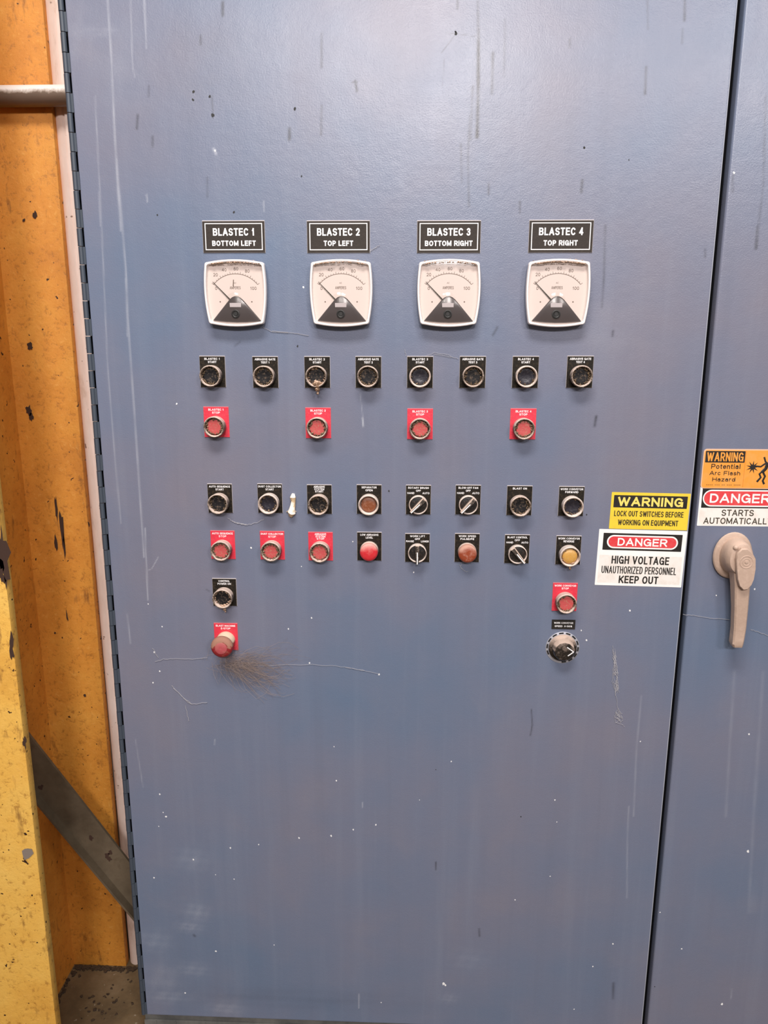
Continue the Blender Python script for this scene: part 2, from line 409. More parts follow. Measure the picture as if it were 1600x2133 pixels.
M_YEL = sticker('yellow_vinyl', (.86, .62, .045), (.55, .38, .06))
M_WHT = sticker('white_vinyl', (.86, .81, .76), (.60, .47, .37), .5)
M_EDGE = sticker('clean_white_vinyl', (.92, .90, .88), (.7, .62, .56), .25)
M_BLK = sticker('black_vinyl', (.014, .012, .010), (.06, .045, .04))
M_RED = sticker('red_vinyl', (.72, .045, .055), (.75, .20, .18), .5)
M_ORG = sticker('orange_vinyl', (.86, .33, .045), (.80, .42, .15), .5)
M_TAN = dusty('dusty_cast_handle', (.50, .36, .28), .48, (.66, .49, .39), .1, .8, .8, speck=.3, nscale=60)
M_TANSH = mat('brown_handle_side', (.24, .165, .12), .55)
M_WEB = mat('grey_white_cobweb', (.42, .41, .44), .9)
M_HAIR = mat('brown_dust_fibre', (.34, .265, .235), .95)
M_HUSK = dusty('cream_insect_husk', (.66, .48, .28), .8, (.94, .87, .78), -.5, .2, .95, speck=.4, nscale=200)

# ------------------------------------------------------------------ setting
bm = bmesh.new(); box(bm, -6, 6, -8, .9, -.1, 0); struct('floor', bm, M_FLOOR)
bm = bmesh.new(); box(bm, -6, 6, .9, 1.0, 0, 4.2); struct('wall_back', bm, M_WALL)

# ------------------------------------------------------------------ steel column
XF, XW = -.688, -.817
col = thing('steel_column', 'orange-yellow painted steel H-column with chipped paint, left of the blue cabinet', 'column', (-.823, .03, 0))
def wl(o):   # child geometry written in world coordinates
    o.matrix_parent_inverse = Matrix.Translation(-Vector(o.parent.location)); return o
def patch(bm, cx, cz, rx, rz, y, mi, n=14, jit=.35, lean=0.0):
    vs = []
    for k in range(n):
        a = 2*PI*k/n; j = 1+random.uniform(-jit, jit); zz = rz*math.sin(a)*j
        vs.append(bm.verts.new((cx+rx*math.cos(a)*j+lean*zz, y, cz+zz)))
    f = bm.faces.new(vs); f.material_index = mi
bm = bmesh.new(); box(bm, -.958, XF, .2, .22, 0.0, 3.2, .002)
for px, py, rx, rz in ((118, 1060, .0035, .030), (130, 1100, .004, .040), (135, 1140, .0025, .030), (117, 1130, .003, .018), (60, 855, .006, .010), (66, 868, .004, .008),
                       (62, 722, .005, .009), (74, 447, .005, .006), (50, 459, .003, .003), (177, 1448, .003, .003), (115, 1318, .003, .003), (140, 1282, .0018, .012)):
    p = at(px, py, -.2); patch(bm, p.x, p.z, rx, rz, .1985, 1, 12, .4)
wl(obj('back_flange', bm, [M_COL, M_RUST], col))
bm = bmesh.new(); box(bm, -.829, XW, -.117, .2, 0, 3.2); wl(obj('web', bm, M_COL, col))
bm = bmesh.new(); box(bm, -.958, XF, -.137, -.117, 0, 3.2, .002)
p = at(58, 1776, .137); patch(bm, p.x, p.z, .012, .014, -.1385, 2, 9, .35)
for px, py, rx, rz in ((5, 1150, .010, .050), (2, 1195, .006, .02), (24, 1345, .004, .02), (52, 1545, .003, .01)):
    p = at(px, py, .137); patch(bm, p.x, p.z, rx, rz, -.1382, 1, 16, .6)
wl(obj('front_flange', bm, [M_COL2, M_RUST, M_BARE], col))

# vertical pale pipe standing beside the column
bm = bmesh.new()
prof = []
for k in range(13):
    a = PI*1.5 - PI*k/12; prof.append((-.672+.020*math.cos(a), .226+.020*math.sin(a)))
prof = [(x, y) for x, y in prof] + [(-.660, .246), (-.645, .240), (-.645, .206), (-.6655, .2035), (-.667, .2095)]
loft(bm, [[(x+.006, y, 0) for x, y in prof], [(x-.005, y, 3.2) for x, y in prof]])
tag(obj('vertical_pipe', bm, M_PIPE), 'pale pink-beige vertical pipe between the orange column and the blue cabinet', 'pipe')

# horizontal conduit into the cabinet side
CZ1 = at(70, 200, -.181).z
cn = thing('conduit', 'grey galvanised horizontal conduit running from the orange column into the cabinet', 'conduit', (-.69, .181, CZ1))
bm = bmesh.new(); tube(bm, [(-.812, .181, CZ1), (-.74, .181, CZ1), (-.65, .181, CZ1), (-.5755, .181, CZ1)], .0183, 28); wl(obj('tube', bm, M_GALV, cn))
bm = bmesh.new(); tube(bm, [(-.8165, .181, CZ1), (-.806, .181, CZ1)], .026, 8); wl(obj('locknut', bm, M_GALV, cn))

# diagonal brace
br = thing('diagonal_brace', 'dark olive-brown slanting flat steel brace between the orange column and the cabinet', 'brace', (-.70, .1, .45))
bm = bmesh.new()
def slant(bm, x0, x1, za0, za1, zb0, zb1, y0, y1):
    q = [(x0, za0), (x1, za1), (x1, zb1), (x0, zb0)]
    loft(bm, [[(x, y0, z) for x, z in q], [(x, y1, z) for x, z in q]])
slant(bm, -.8165, -.5755, .683, .305, .549, .190, .100, .106)
for px, py in ((86, 1640), (224, 1782), (230, 1775), (228, 1790), (190, 1745)):
    p = at(px, py, -.1); patch(bm, p.x, p.z, .005, .006, .0992, 1, 10, .5)
wl(obj('bar', bm, [M_BRACE, M_RUST], br))
bm = bmesh.new(); slant(bm, -.8165, -.5755, .553, .194, .545, .186, .080, .1065); wl(obj('lip', bm, M_BRACE, br))

# dirt swept into the corner at the foot of the column
bm = bmesh.new(); R = random.Random(9)
def heap(n, fx, fy, s0, s1):
    for i in range(n):
        s = R.uniform(s0, s1)
        bmesh.ops.create_icosphere(bm, subdivisions=1, radius=s, matrix=Matrix.Translation((fx(), fy(), s*.3)) @ Matrix.Rotation(R.uniform(0, 3), 4, 'Z') @ Matrix.Diagonal((1.3, .9, .55, 1)))
heap(150, lambda: R.uniform(-.812, -.662), lambda: .195-abs(R.gauss(0, .0045)), .0018, .0052)
heap(90, lambda: -.812+abs(R.gauss(0, .004)), lambda: R.uniform(-.10, .19), .0018, .005)
heap(34, lambda: R.gauss(-.70, .03), lambda: R.gauss(.11, .035), .0012, .004)
for v in bm.verts: v.co += Vector((R.uniform(-1, 1), R.uniform(-1, 1), R.uniform(-.6, .6)))*.0014
M_DIRT = dusty('dark_brown_dirt', (.022, .011, .005), .95, (.065, .038, .018), .3, 1.1, .7, speck=.35, nscale=90)
tag(obj('dirt_heap', bm, M_DIRT), 'dark brown dirt swept along the foot of the orange column', 'dirt', None, 'stuff')

# ------------------------------------------------------------------ cabinets
XL, XR = -.563, .4906            # left door edges
ZB, ZT = .0715, 2.32
X2 = .5015
def grid_door(name, xs, z0, z1, dz, parent, marks_dark, marks_light, specks, spots, edge_l, edge_r, edge_glint=False):
    nz = int((z1-z0)/dz)+1; zs = np.linspace(z0, z1, nz); nx = len(xs)
    XX, ZZ = np.meshgrid(xs, zs)
    dark = np.zeros_like(XX); light = np.zeros_like(XX)
    def stroke(A, pts, w, s, soft=1.0):
        P = [at(*p) for p in pts]
        px_ = pts[0][0]
        for a, b in zip(P, P[1:]):
            i0, i1 = np.searchsorted(xs, [min(a.x, b.x)-4*w, max(a.x, b.x)+4*w])
            j0, j1 = np.searchsorted(zs, [min(a.z, b.z)-4*w, max(a.z, b.z)+4*w])
            if i1 <= i0 or j1 <= j0: continue
            x = XX[j0:j1, i0:i1]; z = ZZ[j0:j1, i0:i1]
            dx, dz_ = b.x-a.x, b.z-a.z; L = dx*dx+dz_*dz_+1e-12
            t = np.clip(((x-a.x)*dx+(z-a.z)*dz_)/L, 0, 1)
            d = np.hypot(x-a.x-t*dx, z-a.z-t*dz_)
            br_ = .82+.16*np.sin(z*61+px_)+.10*np.sin(z*143+px_*3)+.10*rng.random(z.shape)
            A[j0:j1, i0:i1] = np.maximum(A[j0:j1, i0:i1], np.clip(1.25*s*np.exp(-(d/(w*.85))**2)*br_, 0, 1))
    def smudge_or_sheen(A, px, py, rx, rz, s):
        c = at(px, py)
        i0, i1 = np.searchsorted(xs, [c.x-2*rx, c.x+2*rx]); j0, j1 = np.searchsorted(zs, [c.z-2*rz, c.z+2*rz])
        if i1 <= i0 or j1 <= j0: return
        x = (XX[j0:j1, i0:i1]-c.x)/rx; z = (ZZ[j0:j1, i0:i1]-c.z)/rz
        n = rng.random(x.shape); 
        w = np.sin(x*5+z*3+px)*np.sin(z*6-x*4+py)*.5+.5
        A[j0:j1, i0:i1] = np.maximum(A[j0:j1, i0:i1], s*np.exp(-(x*x+z*z)*1.4)*(.35+.65*w)*(.6+.4*n))
    for mk in marks_dark:
        (smudge_or_sheen if mk[0] == 'S' else stroke)(dark, *mk[1:])
    for mk in marks_light:
        if mk[0] == 'S': smudge_or_sheen(light, *mk[1:])
        else: stroke(light, mk[1], mk[2]*.75, mk[3])
    co = np.stack([XX.ravel(), np.zeros(XX.size), ZZ.ravel()], 1)
    idx = np.arange(nx*nz).reshape(nz, nx)
    quads = np.stack([idx[:-1, :-1], idx[:-1, 1:], idx[1:, 1:], idx[1:, :-1]], -1).reshape(-1, 4)
    # folded rims: thin rounded edges at left, right, bottom and top
    extra_v = []; extra_f = []
    base = len(co)
    def rim(line, nxp, r, deep):
        nonlocal base
        prev = list(line)
        steps = [(r*math.sin(a), r*(1-math.cos(a))) for a in (PI/8, PI/4, 3*PI/8, PI/2)] + [(r, deep)]
        for o_, d_ in steps:
            cur = []
            for i in line:
                p = co[i]; extra_v.append((p[0]+nxp[0]*o_, d_, p[2]+nxp[1]*o_)); cur.append(base); base += 1
            for a in range(len(line)-1):
                extra_f.append((prev[a], prev[a+1], cur[a+1], cur[a]))
            prev = cur
    rim(list(idx[:, 0]), (-1, 0), edge_l, .02)
    rim(list(idx[::-1, -1]), (1, 0), edge_r, .02)
    rim(list(idx[0, ::-1]), (0, -1), .002, .02)
    allv = np.concatenate([co, np.array(extra_v)]) if extra_v else co
    attr_d = np.concatenate([dark.ravel(), np.zeros(len(extra_v))]); ex = np.array([1.25 if (edge_glint and v[0] > xs[-1]+1e-6 and v[1] < .004) else 0.0 for v in extra_v]); attr_l = np.concatenate([light.ravel(), ex])  # bright edge highlight of the right rim painted in through the pale mask
    faces = quads.tolist() + [tuple(int(i) for i in f) for f in extra_f]
    mats_i = [0]*len(faces)
    V = allv.tolist()
    for lst, mi, yy in ((specks, 1, -.0004), (spots, 2, -.0003)):
        for px, py, r in lst:
            c = at(px, py); b0 = len(V); n = 9
            for k in range(n):
                a = 2*PI*k/n; j = r*.74*random.uniform(.65, 1.2)
                V.append((c.x+j*math.cos(a), yy, c.z+j*math.sin(a)*1.15))
            faces.append(tuple(range(b0, b0+n))); mats_i.append(mi)
    me = bpy.data.meshes.new(name); me.from_pydata(V, [], faces)
    pad = len(V)-len(attr_d)
    for nm, arr in (('grime', attr_d), ('scuff_and_sheen', attr_l)):
        at_ = me.attributes.new(nm, 'FLOAT', 'POINT'); at_.data.foreach_set('value', np.concatenate([arr, np.zeros(pad)]).astype(np.float32))
    for m_ in (M_DOOR, M_SPECK, M_BLACKSPOT): me.materials.append(m_)
    me.polygons.foreach_set('material_index', mats_i); me.update(); me.shade_smooth()
    return link(name, me, parent)

D1 = [('L', [(995, -30), (997, 130)], .0030, .50), ('L', [(997, 60), (996, 200), (994, 285)], .0034, .85), ('L', [(985, 180), (980, 290)], .0028, .40),
      ('L', [(1027, 110), (1025, 195)], .0030, .55), ('L', [(1052, 40), (1050, 160)], .003, .25), ('L', [(978, 240), (975, 330), (977, 430)], .0022, .35),
      ('L', [(960, 300), (962, 380)], .0022, .3), ('L', [(953, 0), (953, 18)], .002, .6), ('L', [(1348, -20), (1350, 60)], .002, .3),
      ('L', [(1346, 140), (1344, 195)], .0024, .55), ('L', [(1427, -20), (1426, 42)], .0024, .5), ('L', [(1422, 60), (1421, 90)], .002, .25),
      ('L', [(1187, 82), (1187, 98)], .002, .5), ('L', [(1213, 376), (1211, 400)], .0026, .7), ('L', [(1018, 383), (1018, 404)], .0022, .6),
      ('L', [(1083, 420), (1083, 444)], .0018, .6), ('L', [(464, 5), (464, 32)], .003, .55), ('L', [(418, 75), (418, 92)], .0028, .45),
      ('L', [(670, 70), (670, 140)], .0025, .4), ('L', [(670, 220), (669, 280)], .0025, .35), ('L', [(603, 268), (603, 290)], .003, .75),
      ('L', [(740, 168), (744, 190)], .0022, .6), ('L', [(734, 172), (744, 170)], .0018, .5), ('L', [(287, 240), (285, 268)], .0025, .55),
      ('L', [(310, 180), (310, 200)], .0022, .4), ('L', [(318, 285), (318, 305)], .0025, .35), ('L', [(441, 200), (444, 245)], .0018, .35),
      ('L', [(432, 370), (432, 410)], .0022, .3), ('L', [(1261, 470), (1258, 580), (1254, 640)], .0024, .34), ('L', [(1242, 868), (1239, 887)], .0028, .8),
      ('L', [(1107, 1478), (1109, 1510), (1105, 1532)], .0016, .6), ('L', [(908, 1796), (908, 1812)], .0018, .6), ('L', [(998, 1935), (999, 1950)], .0024, .55),
      ('L', [(1278, 2048), (1277, 2080)], .0035, .4), ('L', [(1469, 518), (1469, 535)], .002, .5), ('L', [(1277, 690), (1276, 700)], .0024, .6),
      ('L', [(1036, 682), (1027, 698)], .0024, .45), ('L', [(920, 110), (950, 70)], .0012, .35), ('L', [(930, 68), (950, 70), (990, 76)], .0012, .4),
      ('L', [(925, 125), (922, 180)], .0012, .3), ('L', [(490, 720), (500, 712)], .0022, .3), ('L', [(430, 1228), (437, 1232)], .0015, .4),
      ('L', [(404, 1948), (406, 1950)], .003, .5), ('S', 520, 1420, .05, .02, .22), ('S', 1000, 120, .05, .16, .16), ('S', 440, 120, .09, .10, .12),
      ('S', 600, 2080, .3, .03, .2)]
L1 = [('L', [(222, -30), (232, 120), (238, 260), (246, 400), (252, 480)], .0028, .42), ('L', [(243, 330), (262, 560), (268, 690), (280, 860), (292, 1040), (300, 1160)], .0024, .40),
      ('L', [(262, 580), (266, 700)], .0022, .35), ('L', [(272, 0), (276, 140), (281, 160)], .0022, .30), ('L', [(300, -10), (305, 100)], .0024, .38),
      ('L', [(198, 200), (212, 480), (224, 760), (240, 960), (252, 1090)], .0020, .26), ('L', [(206, 400), (210, 470)], .0022, .3), ('L', [(302, 1100), (308, 1250)], .0018, .45),
      ('L', [(265, 1280), (272, 1340)], .002, .3), ('L', [(282, 1540), (298, 1640)], .0016, .22), ('L', [(755, 870), (757, 888)], .0018, .7), ('L', [(750, 820), (756, 870)], .0014, .3),
      ('L', [(1310, 1680), (1307, 1740), (1306, 1870)], .0022, .22), ('L', [(1336, 1450), (1326, 1560), (1320, 1700)], .0025, .2), ('L', [(748, 2070), (748, 2100)], .0014, .8),
      ('L', [(330, 1160), (316, 1185), (308, 1188)], .0012, .4), ('L', [(549, 420), (550, 440)], .002, .35), ('L', [(305, 405), (307, 420)], .0018, .4),
      ('L', [(445, 310), (450, 320)], .003, .5), ('L', [(447, 1540), (447, 1552)], .0014, .5), ('L', [(755, 1672), (755, 1682)], .0014, .5),
      ('S', 165, 70, .035, .05, .22), ('S', 200, 65, .06, .012, .25), ('S', 240, 140, .07, .08, .16), ('S', 400, 1790, .04, .03, .22), ('S', 410, 1900, .03, .025, .3), ('S', 395, 1930, .03, .015, .3),
      ('S', 320, 1960, .04, .03, .25), ('S', 340, 2040, .05, .05, .22), ('S', 400, 2020, .04, .02, .25), ('S', 470, 2100, .04, .02, .3), ('S', 350, 2075, .05, .02, .3),
      ('S', 560, 110, .12, .09, .10), ('S', 730, 100, .1, .1, .08), ('S', 1250, 690, .07, .07, .14), ('S', 980, 2000, .04, .03, .14), ('S', 935, 2080, .02, .015, .2), ('S', 1010, 130, .08, .14, .12)]  # here the patches along the top and under the dials are painted sheen
SP = [(333, 1654, .0022), (340, 1692, .0015), (346, 1701, .0026), (331, 1721, .0015), (480, 1766, .0022), (539, 1759, .002), (403, 1790, .0024), (623, 1745, .0026),
      (690, 1741, .0028), (736, 1728, .0022), (783, 1718, .0025), (701, 1626, .0024), (696, 1555, .0016), (321, 1828, .0022), (449, 1822, .0014), (488, 1831, .0018),
      (450, 1981, .0026), (386, 2068, .0028), (571, 1968, .0018), (794, 2088, .0016), (333, 1398, .002), (319, 1422, .0018), (338, 1305, .0018), (309, 1258, .0016),
      (322, 1358, .0026), (1312, 1272, .0024), (1334, 1544, .0018), (1156, 1666, .002), (940, 1586, .0018), (1160, 1712, .0014), (1146, 1825, .0018), (1073, 1874, .0018),
      (1277, 1966, .0024), (1235, 2013, .0022), (1196, 2102, .0016), (924, 2049, .0044), (928, 2052, .003), (874, 1666, .0012), (632, 598, .0026), (523, 1141, .0024),
      (628, 1180, .0014), (368, 841, .002), (790, 1405, .0025), (645, 1381, .002), (649, 1287, .002), (601, 1310, .0022), (448, 314, .002), (1211, 1313, .0018), (862, 1192, .0018), (735, 1128, .0014),
      (1170, 1250, .0010), (1222, 1333, .0022)]
SB = [(950, 70, .0034), (949, 66, .002), (403, 191, .003), (402, 208, .0026), (437, 201, .0026), (444, 240, .004), (614, 227, .003), (1217, 308, .0024), (1310, 333, .0015), (487, 442, .0025),
      (328, 448, .0018), (628, 367, .002), (620, 721, .0022), (810, 1023, .0022), (1222, 1072, .0018), (1085, 1701, .002), (908, 1603, .0014), (1364, 2055, .0018)]
D2 = [('L', [(1595, 200), (1590, 380), (1580, 470)], .002, .3), ('L', [(1579, 470), (1575, 517)], .0026, .6), ('L', [(1527, 365), (1526, 400)], .0022, .45)]
L2 = [('L', [(1530, 1400), (1520, 1560), (1512, 1700)], .004, .12), ('L', [(1590, 1400), (1570, 1700), (1560, 1900)], .005, .10), ('L', [(1524, 2060), (1522, 2080)], .0015, .4), ('S', 1590, 150, .05, .1, .12)]  # the soft upper patch is painted lamp sheen
SP2 = [(1558, 1773, .0036), (1504, 2091, .0036), (1375, 1900, .0018), (1420, 1976, .0022), (1529, 360, .0024), (1560, 1529, .0022), (1492, 1240, .0018), (1572, 1227, .0022)]

cab = thing('control_cabinet', 'tall blue-grey steel control cabinet whose door carries the dials and push buttons', 'cabinet', (0, .25, 0))
cab2 = thing('control_cabinet', 'blue-grey steel cabinet at right edge whose door carries the beige lever handle', 'cabinet', (1.03, .25, 0))
bm = bmesh.new()
box(bm, -.575, -.560, .021, .62, .05, 2.4); box(bm, .497, .4995, .030, .62, .05, 2.4); box(bm, -.56, .497, .60, .62, .05, 2.4)
box(bm, -.575, .4995, .021, .62, 2.36, 2.4); box(bm, -.575, .4995, .05, .62, .05, .065)
box(bm, -.5735, -.540, .0205, .024, .065, 2.36, mi=1); box(bm, .470, .4995, .0215, .029, .065, 2.36, mi=1)  # black strips paint shade into the hinge slits and the door gap
wl(obj('cabinet_body', bm, [M_FRAME, M_DARK], cab, smooth=False))
bm = bmesh.new(); box(bm, -.572, .4990, .006, .60, 0, .05); box(bm, -.572, .4990, .012, .055, .05, .0695)
for x in (-.548, -.505, -.44): box(bm, x, x+.003, .0045, .0065, .0, .05)
def plinth_mat():
    m = mat('grey_green_plinth_paint', (.12, .12, .11), .7); g = G(m)
    n = g.noise(g.world(), 25, 5); g.base(g.ramp(n, [(.35, (.09, .09, .085)), (.7, (.17, .165, .15))])); return m
M_PLINTH = plinth_mat()
wl(obj('plinth', bm, M_PLINTH, cab, smooth=False))
d1 = grid_door('door', np.linspace(XL+.0015, XR-.0022, 521), ZB+.002, ZT, .0022, cab, D1, L1, SP, SB, .0015, .0022, True); wl(d1)
bm = bmesh.new()
box(bm, .5, .506, .030, .62, .05, 2.4); box(bm, 1.545, 1.56, .021, .62, .05, 2.4); box(bm, .506, 1.545, .60, .62, .05, 2.4)
box(bm, .5, 1.56, .021, .62, 2.36, 2.4); box(bm, .5, 1.56, .05, .62, .05, .065); box(bm, .5, .53, .0215, .029, .065, 2.36, mi=1)  # the black strip paints shade into the door gap
wl(obj('cabinet_body', bm, [M_FRAME, M_DARK], cab2, smooth=False))
bm = bmesh.new(); box(bm, .5, 1.56, .006, .60, 0, .05); box(bm, .5, 1.56, .012, .055, .05, .0695); wl(obj('plinth', bm, M_PLINTH, cab2, smooth=False))
xs2 = np.concatenate([np.linspace(X2+.004, .68, 64), np.linspace(.70, 1.553, 40)])
d2 = grid_door('door', xs2, ZB+.002, ZT, .0035, cab2, D2, L2, SP2, [], .004, .0015); wl(d2)

# hinge down the left edge of the door
hg = bpy.data.objects.new('hinge', None); COL.objects.link(hg); hg.parent = cab; hg.empty_display_size = .02; wl(hg)
hz = at(138, 67.5).z - at(165, 397).z; period = hz/4; z_first = at(138, 67.5).z
def knuckle(kind, L):
    bm = bmesh.new()
    tube(bm, [(0, 0, 0.0006), (0, 0, L-.0006)], .0043, 14)
    if kind == 'door': box(bm, .001, .0075, -.0012, .0012, .0006, L-.0006)
    else: box(bm, -.0055, -.001, .001, .024, .0006, L-.0006)
    return newmesh('hinge_knuckle', bm, M_HINGE)
kA = knuckle('body', period*.5); kB = knuckle('door', period*.5)
z = z_first + period*3
while z > ZB+.02:
    for me_, dz_ in ((kA, period*.5), (kB, period)):
        if z-dz_ > ZB-.01:
            k = link('hinge_knuckle', me_, hg, (-.5695, -.0005, z-dz_))
            k.matrix_parent_inverse = Matrix.Translation(-Vector(cab.location))
            k.matrix_parent_inverse = Matrix()
    z -= period
# ------------------------------------------------------------------ door handle on the right cabinet
hd = bpy.data.objects.new('door_handle', None); COL.objects.link(hd); hd.parent = cab2; wl(hd); hd['label'] = 'dusty beige cast lever handle hanging straight down'
def ell(px, py, h, rx, rz, n=36, sq=2.0):
    c = at(px, py, h); r = []
    for k in range(n):
        a = 2*PI*k/n; ca, sa = math.cos(a), math.sin(a)
        r.append((c.x+rx*math.copysign(abs(ca)**(2/sq), ca), -h, c.z+rz*math.copysign(abs(sa)**(2/sq), sa)))
    return r
bm = bmesh.new()
loft(bm, [ell(1526, 1157, .0002, .0345, .043), ell(1526, 1157, .006, .0345, .043), ell(1526.5, 1157, .0085, .0325, .041), ell(1528, 1157, .0100, .028, .036)])
obj('escutcheon', bm, M_TAN, hd)
bm = bmesh.new()
loft(bm, [ell(1530, 1158, .0098, .0265, .0345), ell(1533, 1158, .018, .0250, .0325), ell(1537, 1160, .030, .0240, .0300), ell(1542, 1163, .041, .0225, .0290), ell(1545, 1165, .0465, .0195, .0265), ell(1547, 1166, .0485, .0140, .021)])
c = at(1533, 1141, .047); bmesh.ops.create_icosphere(bm, subdivisions=2, radius=.0045, matrix=Matrix.Translation(c))
obj('hub', bm, M_TAN, hd)
bm = bmesh.new()
def bar_ring(pxl, pxr, py, hf, hb):
    a = at(pxl, py, hf); b = at(pxr, py, hf); e = .0025
    return [(a.x, -hb, a.z), (a.x, -hf+e, a.z), (a.x+e, -hf, a.z), (b.x-e, -hf, a.z), (b.x, -hf+e, a.z), (b.x, -hb, a.z)]
loft(bm, [bar_ring(1531, 1567, 1196, .0475, .020), bar_ring(1532, 1564, 1222, .047, .024), bar_ring(1531.5, 1560, 1270, .044, .026), bar_ring(1530, 1556, 1310, .040, .023), bar_ring(1528, 1552, 1334, .039, .021), bar_ring(1527, 1550, 1343, .040, .022), bar_ring(1528, 1548, 1349, .037, .024)])
obj('lever', bm, M_TAN, hd)
bm = bmesh.new()
pts = [(1534, 1166), (1537, 1152), (1546, 1143), (1558, 1143), (1568, 1152), (1575, 1164), (1575, 1185), (1571, 1208), (1566, 1220), (1557, 1229), (1549, 1230), (1541, 1222), (1537, 1208), (1535, 1188)]
w0 = [at(x, y, .056) for x, y in pts]
cc = sum(w0, Vector())/len(w0)
def ringh(k, h): return [(cc.x+(p.x-cc.x)*k, -h, cc.z+(p.z-cc.z)*k) for p in w0]
loft(bm, [ringh(.94, .0478), ringh(1.0, .050), ringh(1.0, .0545), ringh(.95, .0565)])
obj('lock_cover', bm, M_TAN, hd)
bm = bmesh.new(); c = at(1555, 1171, .0565)
def torus(bm, cx, cz, h, R, r, n=28, k=8):
    rings = [[(cx+(R+r*math.cos(2*PI*j/k))*math.cos(2*PI*i/n), -h-r*math.sin(2*PI*j/k), cz+(R+r*math.cos(2*PI*j/k))*math.sin(2*PI*i/n)) for j in range(k)] for i in range(n)]
    loft(bm, rings+[rings[0]], False, False); bmesh.ops.remove_doubles(bm, verts=bm.verts[:], dist=1e-6)
torus(bm, c.x, c.z, .0563, .0108, .0009); torus(bm, c.x, c.z, .0563, .0062, .0008)
lathe(bm, [(.0028, .0558), (.0026, .0574), (.0012, .0576)], 12, c.x, c.z)
obj('round_emblem', bm, M_TAN, hd)

# ------------------------------------------------------------------ nameplates
def hole_frame(bm, w, h, t, hh, mi=0):
    for x0, x1, z0, z1 in ((-w/2, w/2, h/2-t, h/2), (-w/2, w/2, -h/2, -h/2+t), (-w/2, -w/2+t, -h/2+t, h/2-t), (w/2-t, w/2, -h/2+t, h/2-t)):
        vs = [bm.verts.new((x, -hh, z)) for x, z in ((x0, z0), (x1, z0), (x1, z1), (x0, z1))]
        bm.faces.new(vs).material_index = mi
NW, NH = .1055, .0515
bm = bmesh.new(); box(bm, -NW/2, NW/2, -.0014, 0, -NH/2, NH/2, .0002, 1, 1); box(bm, -NW/2+.0004, NW/2-.0004, -.0017, -.0013, -NH/2+.0003, NH/2-.0012, 0, 1, 0)
np_me = newmesh('plate', bm, [M_NAME, M_CORE], False)
bm = bmesh.new(); hole_frame(bm, NW-.0085, NH-.0085, .0014, .0018); bm.normal_update()
nb_me = newmesh('border_line', bm, M_INK, False)
for (px, py, a, b, wa, wb, ha) in ((487, 493, 'BLASTEC 1', 'BOTTOM LEFT', .070, .074, 'leftmost, reading BOTTOM LEFT'), (705, 493, 'BLASTEC 2', 'TOP LEFT', .0715, .0495, 'reading TOP LEFT'),
                                   (935, 493, 'BLASTEC 3', 'BOTTOM RIGHT', .0715, .079, 'reading BOTTOM RIGHT'), (1168.5, 492, 'BLASTEC 4', 'TOP RIGHT', .0725, .056, 'reading TOP RIGHT')):
    p = at(px, py, .0015)
    t = thing('nameplate', 'black nameplate with white border above a dial, ' + ha, 'sign', (p.x, 0, p.z), 'nameplates above the dials')
    link('plate', np_me, t); link('border_line', nb_me, t)
    textobj('lettering', [(a, 0, .0075, .0019, .0120, wa, .036), (b, 0, -.0105, .0019, .0085, wb, .042)], M_INK, t)

# ------------------------------------------------------------------ panel meters
def meter_outline(k=1.0, dx=0.0, n=9):
    """bowed rectangle with rounded corners, half sizes in metres"""
    def side(a, b, bow, m):
        out = []
        for i in range(m):
            t = i/(m-1); nx, nz = b[1]-a[1], -(b[0]-a[0]); L = math.hypot(nx, nz)
            s = 4*t*(1-t)*bow
            out.append((a[0]+(b[0]-a[0])*t+nx/L*s*-1, a[1]+(b[1]-a[1])*t+nz/L*s*-1))
        return out
    tl, tr, brr, bl = (-.0505, .0505), (.0505, .0505), (.0475, -.0505), (-.0475, -.0505)
    pts = []
    r = .006
    C4 = [tl, tr, brr, bl]; bows = [.0042, .0036, .0042, .0036]
    for i in range(4):
        a, b = C4[i], C4[(i+1) % 4]
        d = Vector((b[0]-a[0], b[1]-a[1])).normalized()
        a2 = (a[0]+d.x*r, a[1]+d.y*r); b2 = (b[0]-d.x*r, b[1]-d.y*r)
        pts += side(a2, b2, bows[i], n)
        # rounded corner
        nx_ = C4[(i+2) % 4]; e = Vector((nx_[0]-b[0], nx_[1]-b[1])).normalized()
        p0 = Vector(b2); p1 = Vector(b); p2 = p1+e*r
        for t in (.25, .5, .75): pts.append(tuple(p0*(1-t)**2 + p1*2*t*(1-t)*.93 + p1*2*t*(1-t)*.07 + p2*t*t))
    return [(x*k, z*k) for x, z in pts]
OUT = meter_outline()
def mring(k, h): return [(x*k, -h, z*k) for x, z in OUT]
def inset(d, h):
    return [(x-math.copysign(min(abs(x), d), x)*min(1, abs(x)/.046), -h, z-math.copysign(min(abs(z), d), z)*min(1, abs(z)/.046)) for x, z in OUT]
bm = bmesh.new(); loft(bm, [inset(.0022, 0.0), inset(.0018, .0062)]); ME_BODY = newmesh('body', bm, M_MBODY)
bm = bmesh.new()
loft(bm, [inset(.0012, .006), inset(0, .008), inset(0, .0180), inset(.0009, .0196), inset(.0022, .0200), inset(.0034, .0194), inset(.0046, .0118)], True, False)
ME_BEZ = newmesh('bezel', bm, M_METER)
bm = bmesh.new()
vs = [bm.verts.new(p) for p in inset(.0044, .0120)]; bm.faces.new(vs); ME_FACE = newmesh('dial_face', bm, M_FACE, False)
bm = bmesh.new()
rings = [inset(.0032, .0188)]
for k, h in ((.82, .0199), (.62, .0206), (.4, .0211), (.2, .0213), (.05, .02135)):
    rings.append([(p[0]*k, -h, p[2]*k) for p in inset(.0032, 0)])
loft(bm, rings, False, True)
